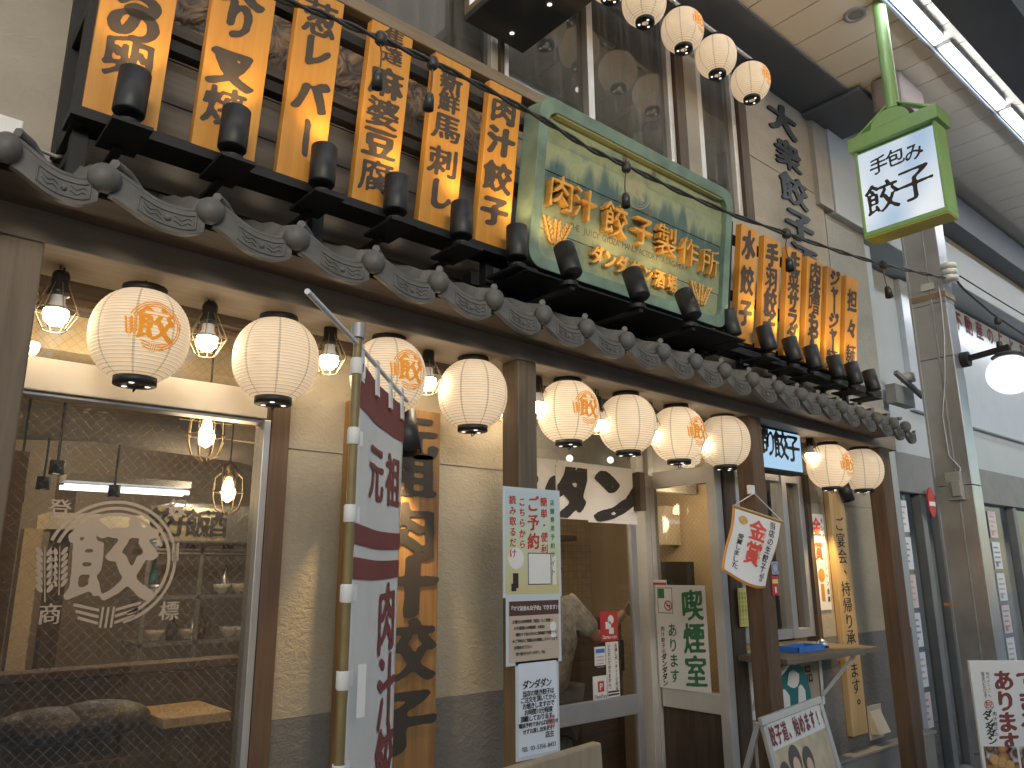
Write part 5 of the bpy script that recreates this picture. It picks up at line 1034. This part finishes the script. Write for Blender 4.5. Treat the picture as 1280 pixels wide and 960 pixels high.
# steel column of the arcade
CX0, CX1, CYf, CYb = 5.72, 5.88, -.475, -.245
co = thing('steel_column', 'brushed steel arcade column with a cable clipped along it', 'column', (5.9, -.38, 0))
mb = MB(); 
for z0, z1 in ((0,.35),(.353,2.05),(2.053,2.95),(2.953,3.35),(3.353,CZ-.02)): mb.box(CX0, CX1, CYf, CYb, z0, z1)
obj('shaft', mb, M['steel'], co, .004); obj('rib', MB().box(CX0-.006, CX0+.001, -.385, -.375, 0, CZ-.02).box(CX0-.012, CX0+.001, CYb-.004, CYb+.01, 0, CZ-.02), M['grey'], co)
zc_ = atx(1160, 372, CX0)[2]; obj('clamp_band', MB().box(CX0-.008, CX1+.008, CYf-.008, CYb+.008, zc_-.02, zc_+.02), plain('copper_band', (.34,.25,.16), .4, .6), co)
mb = MB(); mb.box(CX0-.02, CX0-.002, -.42, -.33, zc_+.05, zc_+.1)
pI = at(1192, 347, -.56)
for q in range(3): mb.lathe([(.001,-.02),(.05,-.018),(.055,0),(.05,.018),(.001,.02)], 14, Matrix.Translation((CX0-.02, -.53, zc_+.09+q*.045)))
obj('insulator', mb, M['alu_w'], co)
mb = MB(); pts = [atx(x, y, CX0-.01) for x, y in ((1172,352),(1176,375),(1180,420),(1181,470),(1178,520),(1186,570),(1200,585),(1199,610))]; mb.tube([tuple(q) for q in pts], .006, 6); obj('conduit', mb, M['grey'], co)
p = atx(1192, 607, CX0-.03); t = thing('switch_box', 'grey electrical box mounted on the steel column', 'electrical box', tuple(p)); obj('box', MB().box(CX0-.055, CX0-.002, p[1]-.055, p[1]+.045, p[2]-.10, p[2]+.09), M['conc'], t, .006); obj('cover', MB().box(CX0-.075, CX0-.054, p[1]-.055, p[1]+.0, p[2]-.075, p[2]+.03), M['conc'], t, .004)
p = atx(1188, 755, CX0-.003); tag(obj('orange_tape', MB().box(CX0-.0065, CX0-.0045, p[1]-.03, p[1]+.04, p[2]-.012, p[2]+.008), M['orange']), 'small strip of orange tape on the steel column', 'tape')
# globe lamp on an arm
a_ = at(1203, 447, CYf); g_ = at(1263, 468, -.74)
gt = thing('globe_lamp', 'white glowing globe lamp on a black arm fixed to the steel column', 'lamp', tuple(a_)); ez_ = a_[2]
gx, gy = CX0+.16, -.83; 
def solve():
    best = None
    for y_ in np.arange(-1.3, -.5, .01):
        q = at(1263, 468, y_)
        if best is None or abs(q[0]-(CX0+.15)) < abs(best[0]-(CX0+.15)): best = q
    return best
g_ = solve(); arm_z = g_[2]+.19
obj('mount', MB().tube([(g_[0], CYf-.001, arm_z-.03), (g_[0], CYf-.05, arm_z-.03)], .055, 16), M['black'], gt); obj('arm', MB().bar((g_[0], CYf-.02, arm_z-.03), (g_[0], g_[1]-.02, arm_z-.0), .035, .035).bar((g_[0], g_[1], arm_z), (g_[0], g_[1], g_[2]+.12), .04, .04), M['black'], gt)
obj('cap', MB().lathe([(.001,.155),(.07,.15),(.10,.128),(.098,.12),(.001,.122)], 24, Matrix.Translation(tuple(g_))), M['blackm'], gt); obj('globe', MB().ball(tuple(g_), .145, 28, 16, .92), M['globe'], gt)
# service wires right of the column
for i, (pp_, lb, r_) in enumerate((([(1195,350,-.5),(1205,362,-.5),(1240,392,-.5),(1290,425,-.5)], 'thick black wire running right from the steel column', .009), ([(1200,345,-.45),(1240,370,-.45),(1290,400,-.45)], 'thin straight wire running right from the steel column', .006))):
    mb = MB(); mb.tube([tuple(at(*q)) for q in pp_], r_, 6); tag(obj('service_wire', mb, M['cable']), lb, 'wire')
o = copy_tree(so); o.location = tuple(at(1247, 401, -.5)); o.scale = (1.5,)*3; tag(o, 'empty socket dangling from the wire above the globe lamp', 'lamp socket', 'empty sockets dangling from the cable')
# bracket clutter between pier and column
p = at(1150, 500, .0); t = thing('wall_bracket', 'rusty grey metal bracket with cables between the pier and the column', 'bracket', (5.7, -.05, p[2])); mb = MB(); mb.box(5.635, 5.95, -.09, -.02, p[2]-.12, p[2]+.02); mb.bar((5.65,-.1,p[2]+.1), (5.95,-.15,p[2]-.05), .03, .03); obj('bracket_plate', mb, M['neigh_d'], t); obj('coil', MB().lathe([(.03,-.03),(.05,-.03),(.05,.03),(.03,.03)], 16, Matrix.Translation((5.8,-.12,p[2]+.08))), M['alu_w'], t)
# green hanging sign
GX = 4.1; gsf = Frame((GX, 0, 0), (0,-1,0), (0,0,1)); bl = atx(1080, 299, GX); tr = atx(1168, 151, GX); tl = atx(1067, 191, GX); br = atx(1187, 262, GX)
y0, y1 = (bl[1]+tl[1])/2, (tr[1]+br[1])/2; z0, z1 = (bl[2]+br[2])/2, (tl[2]+tr[2])/2; dx = .14
gs = thing('hanging_sign', 'green framed backlit sign 手包み餃子 hanging from a green pole', 'sign', (GX, (y0+y1)/2, z0))
mb = MB(); mb.box(GX, GX+dx, y1, y0, z0, z0+.03); mb.box(GX, GX+dx, y1, y1+.018, z0+.03, z1); mb.box(GX, GX+dx, y0-.018, y0, z0+.03, z1); mb.box(GX+.02, GX+dx-.001, y1+.018, y0-.018, z1-.03, z1); obj('casing', mb, M['green'], gs, .003)
obj('bottom_plate', MB().box(GX+.004, GX+dx-.004, y1+.004, y0-.004, z0-.006, z0-.0005), M['ylw'], gs)
lm = bpy.data.materials.new('lit_sign_panel'); lm.use_nodes = True; lt = lm.node_tree; lt.nodes.remove(lt.nodes['Principled BSDF']); le = lt.nodes.new('ShaderNodeEmission'); ln_ = noise(lt, coords(lt, (1,1,.6)), 3.2, 1); lrp = ramp(lt, [(.35, (.45,.6,.78)), (.65, (.95,.98,1))]); lt.links.new(ln_, lrp.inputs[0]); lt.links.new(lrp.outputs[0], le.inputs[0]); le.inputs[1].default_value = .44; lt.links.new(le.outputs[0], lt.nodes['Material Output'].inputs[0])
obj('lit_face', MB().box(GX+.006, GX+.02, y1+.018, y0-.018, z0+.03, z1-.02), lm, gs); gsf = Frame((GX+.006, 0, 0), (0,-1,0), (0,0,1)); mb = MB()
for ch, px, py, s in (('手',1098,207,.115),('包',1119,197,.115),('み',1142,190,.115),('餃',1103,247,.21),('子',1143,229,.23)): u_, v_ = gsf.uv(px, py); put(mb, gsf, ch, u_, v_, s*.92, s*.94, 'brush', .02 if s > .15 else .022, .001, shear=.04)
obj('lettering', mb, M['soot'], gs)
yc = (y0+y1)/2; hy = (y0-y1)/2+.02; mb = MB(); mb.box(GX-.02, GX+dx+.02, yc-hy, yc+hy, z1+.005, z1+.085)
arc_ = [(yc+.105*math.cos(rad(q)), z1+.086+.085*math.sin(rad(q))) for q in range(0, 181, 12)]; mb.prism(arc_, lambda a_, b_, c_: (GX-.018+c_, a_, b_), .012)
mb.bar((GX+.04, yc+hy-.01, z1+.085), (GX+.06, yc, z1+.25), .04, .012); mb.bar((GX+.04, yc-hy+.01, z1+.085), (GX+.06, yc, z1+.25), .04, .012); mb.bar((GX+.1, yc+hy-.01, z1+.085), (GX+.07, yc, z1+.25), .03, .012); mb.bar((GX+.1, yc-hy+.01, z1+.085), (GX+.07, yc, z1+.25), .03, .012); obj('roof_shape', mb, M['green'], gs, .002)
obj('pole', MB().tube([(GX+.06, yc, z1+.2), (GX+.06, yc, CZ)], .036, 16), M['green'], gs)
t = thing('column_bracket', 'brown rounded fitting on the ceiling behind the green pole', 'ceiling fitting', (5.5,-.4,CZ-.2)); pq_ = atz(1122, 120, CZ-.08); obj('housing', MB().box(pq_[0]-.2, pq_[0]+.2, pq_[1]-.1, pq_[1]+.1, CZ-.25, CZ-.004), plain('brown_fitting', (.2,.15,.13), .6), t, .03)
t = thing('canopy_girder', 'blue-grey boxed girder between the wall and the canopy', 'girder', (5.1, -.2, 4.8)); q = atz(1030, 130, 4.75); obj('box', MB().box(4.83, 5.36, -.43, -.01, CZ-.05, CZ-.018), M['fascia'], t, .01)
# ================================================================== FRONT POSTERS
def easel(name, label, TLp, TRp, BLp, Y, D_, mats, fn, grp=None):
    pass
# small A-frame poster stand
dirx = np.array([.985, .17, 0]); dirx /= np.linalg.norm(dirx); TLw = at(950, 897, -.62); n_ = np.array([dirx[1], -dirx[0], 0])
upv = np.array([0,0,1.])*math.cos(rad(12))-n_*math.sin(rad(12)); af = Frame(tuple(TLw), tuple(dirx), tuple(upv))
wA = af.uv(1028, 884)[0]
t = thing('poster_stand', 'silver framed A-frame poster stand by the entrance with a brown illustrated poster', 'poster stand', (TLw[0]+wA/2, TLw[1], 0)); hA = .62; mb = MB()
for a_ in ((0,wA,-.03,0),(0,wA,-hA,-hA+.03),(0,.03,-hA+.031,-.031),(wA-.03,wA,-hA+.031,-.031)): mb.prism([(a_[0],a_[2]),(a_[1],a_[2]),(a_[1],a_[3]),(a_[0],a_[3])], lambda p, q, r: af(p, q, r-.012), .02)
obj('frame', mb, M['alu'], t, .003); mb = MB(); rectP(mb, af, .03, wA-.03, -hA+.03, -.03, -.002); obj('sheet', mb, plain('parchment', (.55,.45,.3), .5, 0, .3, 9), t)
mb = MB(); rectP(mb, af, .03, wA-.03, -.125, -.03, -.001); obj('heading_field', mb, M['paper'], t); mb = MB()
for i, ch in enumerate('餃子道、始めます!!'): put(mb, af, ch, .065+i*(wA-.12)/8.6, -.078, .058, .075, 'brush', .045, .001)
obj('heading_print', mb, M['dkred'], t); mb = MB()
for (x, y, r) in ((.1,-.22,.05),(.22,-.19,.06),(.35,-.21,.055)): ringP(mb, af, x, y, 0, r, n=0); mb.add([af(x-r*1.1, y-.2, -.0005), af(x+r*1.1, y-.2, -.0005), af(x+r*.5, y-r, -.0005), af(x-r*.5, y-r, -.0005)], [(0,1,2,3)])
obj('figure_shapes', mb, plain('dark_print', (.10,.07,.07), .6), t); mb = MB()
for (x, y, r) in ((.1,-.235,.03),(.22,-.21,.036),(.35,-.23,.033)): ringP(mb, af, x, y, 0, r, n=.001)
obj('face_shapes', mb, plain('peach_print', (.65,.45,.33), .6), t)
mb = MB(); 
for x in (.02, wA-.02): mb.bar(af(x, -hA, -.01), tuple(np.array(af(x, -hA-.25, -.01))*np.array([1,1,0])+np.array([0,0,.0])), .02, .02); mb.bar(af(x, -.02, -.02), tuple(np.array(af(x, -.02, -.02))*np.array([1,1,0])-n_*.35), .02, .02)
obj('leg', mb, M['alu'], t)
# standing poster at the far right
p0 = at(1211, 826, -1.0); pdx = np.array([.759,-.651,0]); rf = Frame(tuple(p0), tuple(pdx), (0,0,1)); t = thing('menu_poster', 'white standing poster with red あります and gyoza photographs at the right edge', 'poster', (p0[0]+.4, -1, 0)); Wp = 1.0
mb = MB(); mb.prism([(0,.05-p0[2]),(Wp,.05-p0[2]),(Wp,0),(0,0)], lambda a_, b_, c_: rf(a_, b_, c_-.014), .015); obj('sheet', mb, M['paper'], t, .002); mb = MB()
for i, ch in enumerate('あります'): u_, v_ = rf.uv(1254+i*2.5, 851+i*26); put(mb, rf, ch, u_, v_, .092, .088, 'brush', .05, .002)
for i, ch in enumerate('できる'): u_, v_ = rf.uv(1283+i*2, 851+i*26); put(mb, rf, ch, u_, v_, .092, .09, 'brush', .05, .002)
obj('red_print', mb, M['dkred'], t); mb = MB()
for i, ch in enumerate('ダンダダン'): u_, v_ = rf.uv(1234+i*1.6, 893+i*8.2); put(mb, rf, ch, u_, v_, .042, .034, 'brush', .05, .002)
for j, s in enumerate(('他のメニューも', '御注文いただけます')):
    for i, ch in enumerate(s): u_, v_ = rf.uv(1234-j*6+i*.5, 842+i*(4.6-j)); put(mb, rf, ch, u_, v_, .016, .015, 'plain', .0, .002)
for i, ch in enumerate('肉汁餃子の'): u_, v_ = rf.uv(1243+i*.6, 892+i*6.5); put(mb, rf, ch, u_, v_, .018, .018, 'plain', .01, .002)
obj('print', mb, M['soot'], t); mb = MB(); u_, v_ = rf.uv(1236, 881); ringP(mb, rf, u_, v_, .017, .02, n=.002); put(mb, rf, '餃', u_, v_, .03, .03, 'brush', .02, .002); obj('emblem', mb, M['red'], t)
fm_, ft_, fb_, fL_ = nt('food_photo'); vo = ft_.nodes.new('ShaderNodeTexVoronoi'); vo.inputs['Scale'].default_value = 22; fL_(coords(ft_), vo.inputs['Vector']); r = ramp(ft_, [(.1, (.55,.28,.09)), (.45, (.35,.15,.05)), (.6, (.06,.03,.02)), (.8, (.6,.55,.5))]); fL_(vo.outputs['Distance'], r.inputs[0]); fL_(r.outputs[0], fb_.inputs['Base Color'])
mb = MB(); u0, v1_ = rf.uv(1229, 933); 
for i in range(2): rectP(mb, rf, u0+i*.15, u0+.14+i*.15, v1_-.13, v1_, .002)
obj('food_photo', mb, fm_, t); mb = MB()
for i in range(2):
    for q in range(3): ringP(mb, rf, u0+.04+i*.15+q*.03, v1_-.05-.012*q, 0, .02, n=.003)
obj('food_print', mb, plain('gyoza_print', (.6,.36,.14), .5), t)
# leaning wooden board at the bottom edge
q0, q1 = at(655, 957, -.95), at(752, 928, -.95); bd = thing('wooden_board', 'weathered wooden board tilted at the bottom edge in front of the door', 'board', (q0[0], -.95, 0)); d_ = (q1-q0); d_ /= np.linalg.norm(d_); q0 = q0-d_*.12
dn = np.array([.06, .0, -1.]); mb = MB(); mb.hexa([tuple(q0+dn*.55), tuple(q1+dn*.55), tuple(q1+dn*.55+np.array([0,.03,0])), tuple(q0+dn*.55+np.array([0,.03,0])), tuple(q0), tuple(q1), tuple(q1+np.array([0,.03,0])), tuple(q0+np.array([0,.03,0]))]); obj('board', mb, wood('weathered_wood', (.28,.22,.14), (.42,.34,.23), 2, 9, .7, False), bd, .005)
mb = MB(); 
for f_ in (.2, .8): q = q0+(q1-q0)*f_+dn*.5+np.array([0,.05,0]); mb.box(q[0]-.02, q[0]+.02, q[1]-.02, q[1]+.02, 0, q[2])
obj('leg', mb, M['post'], bd)
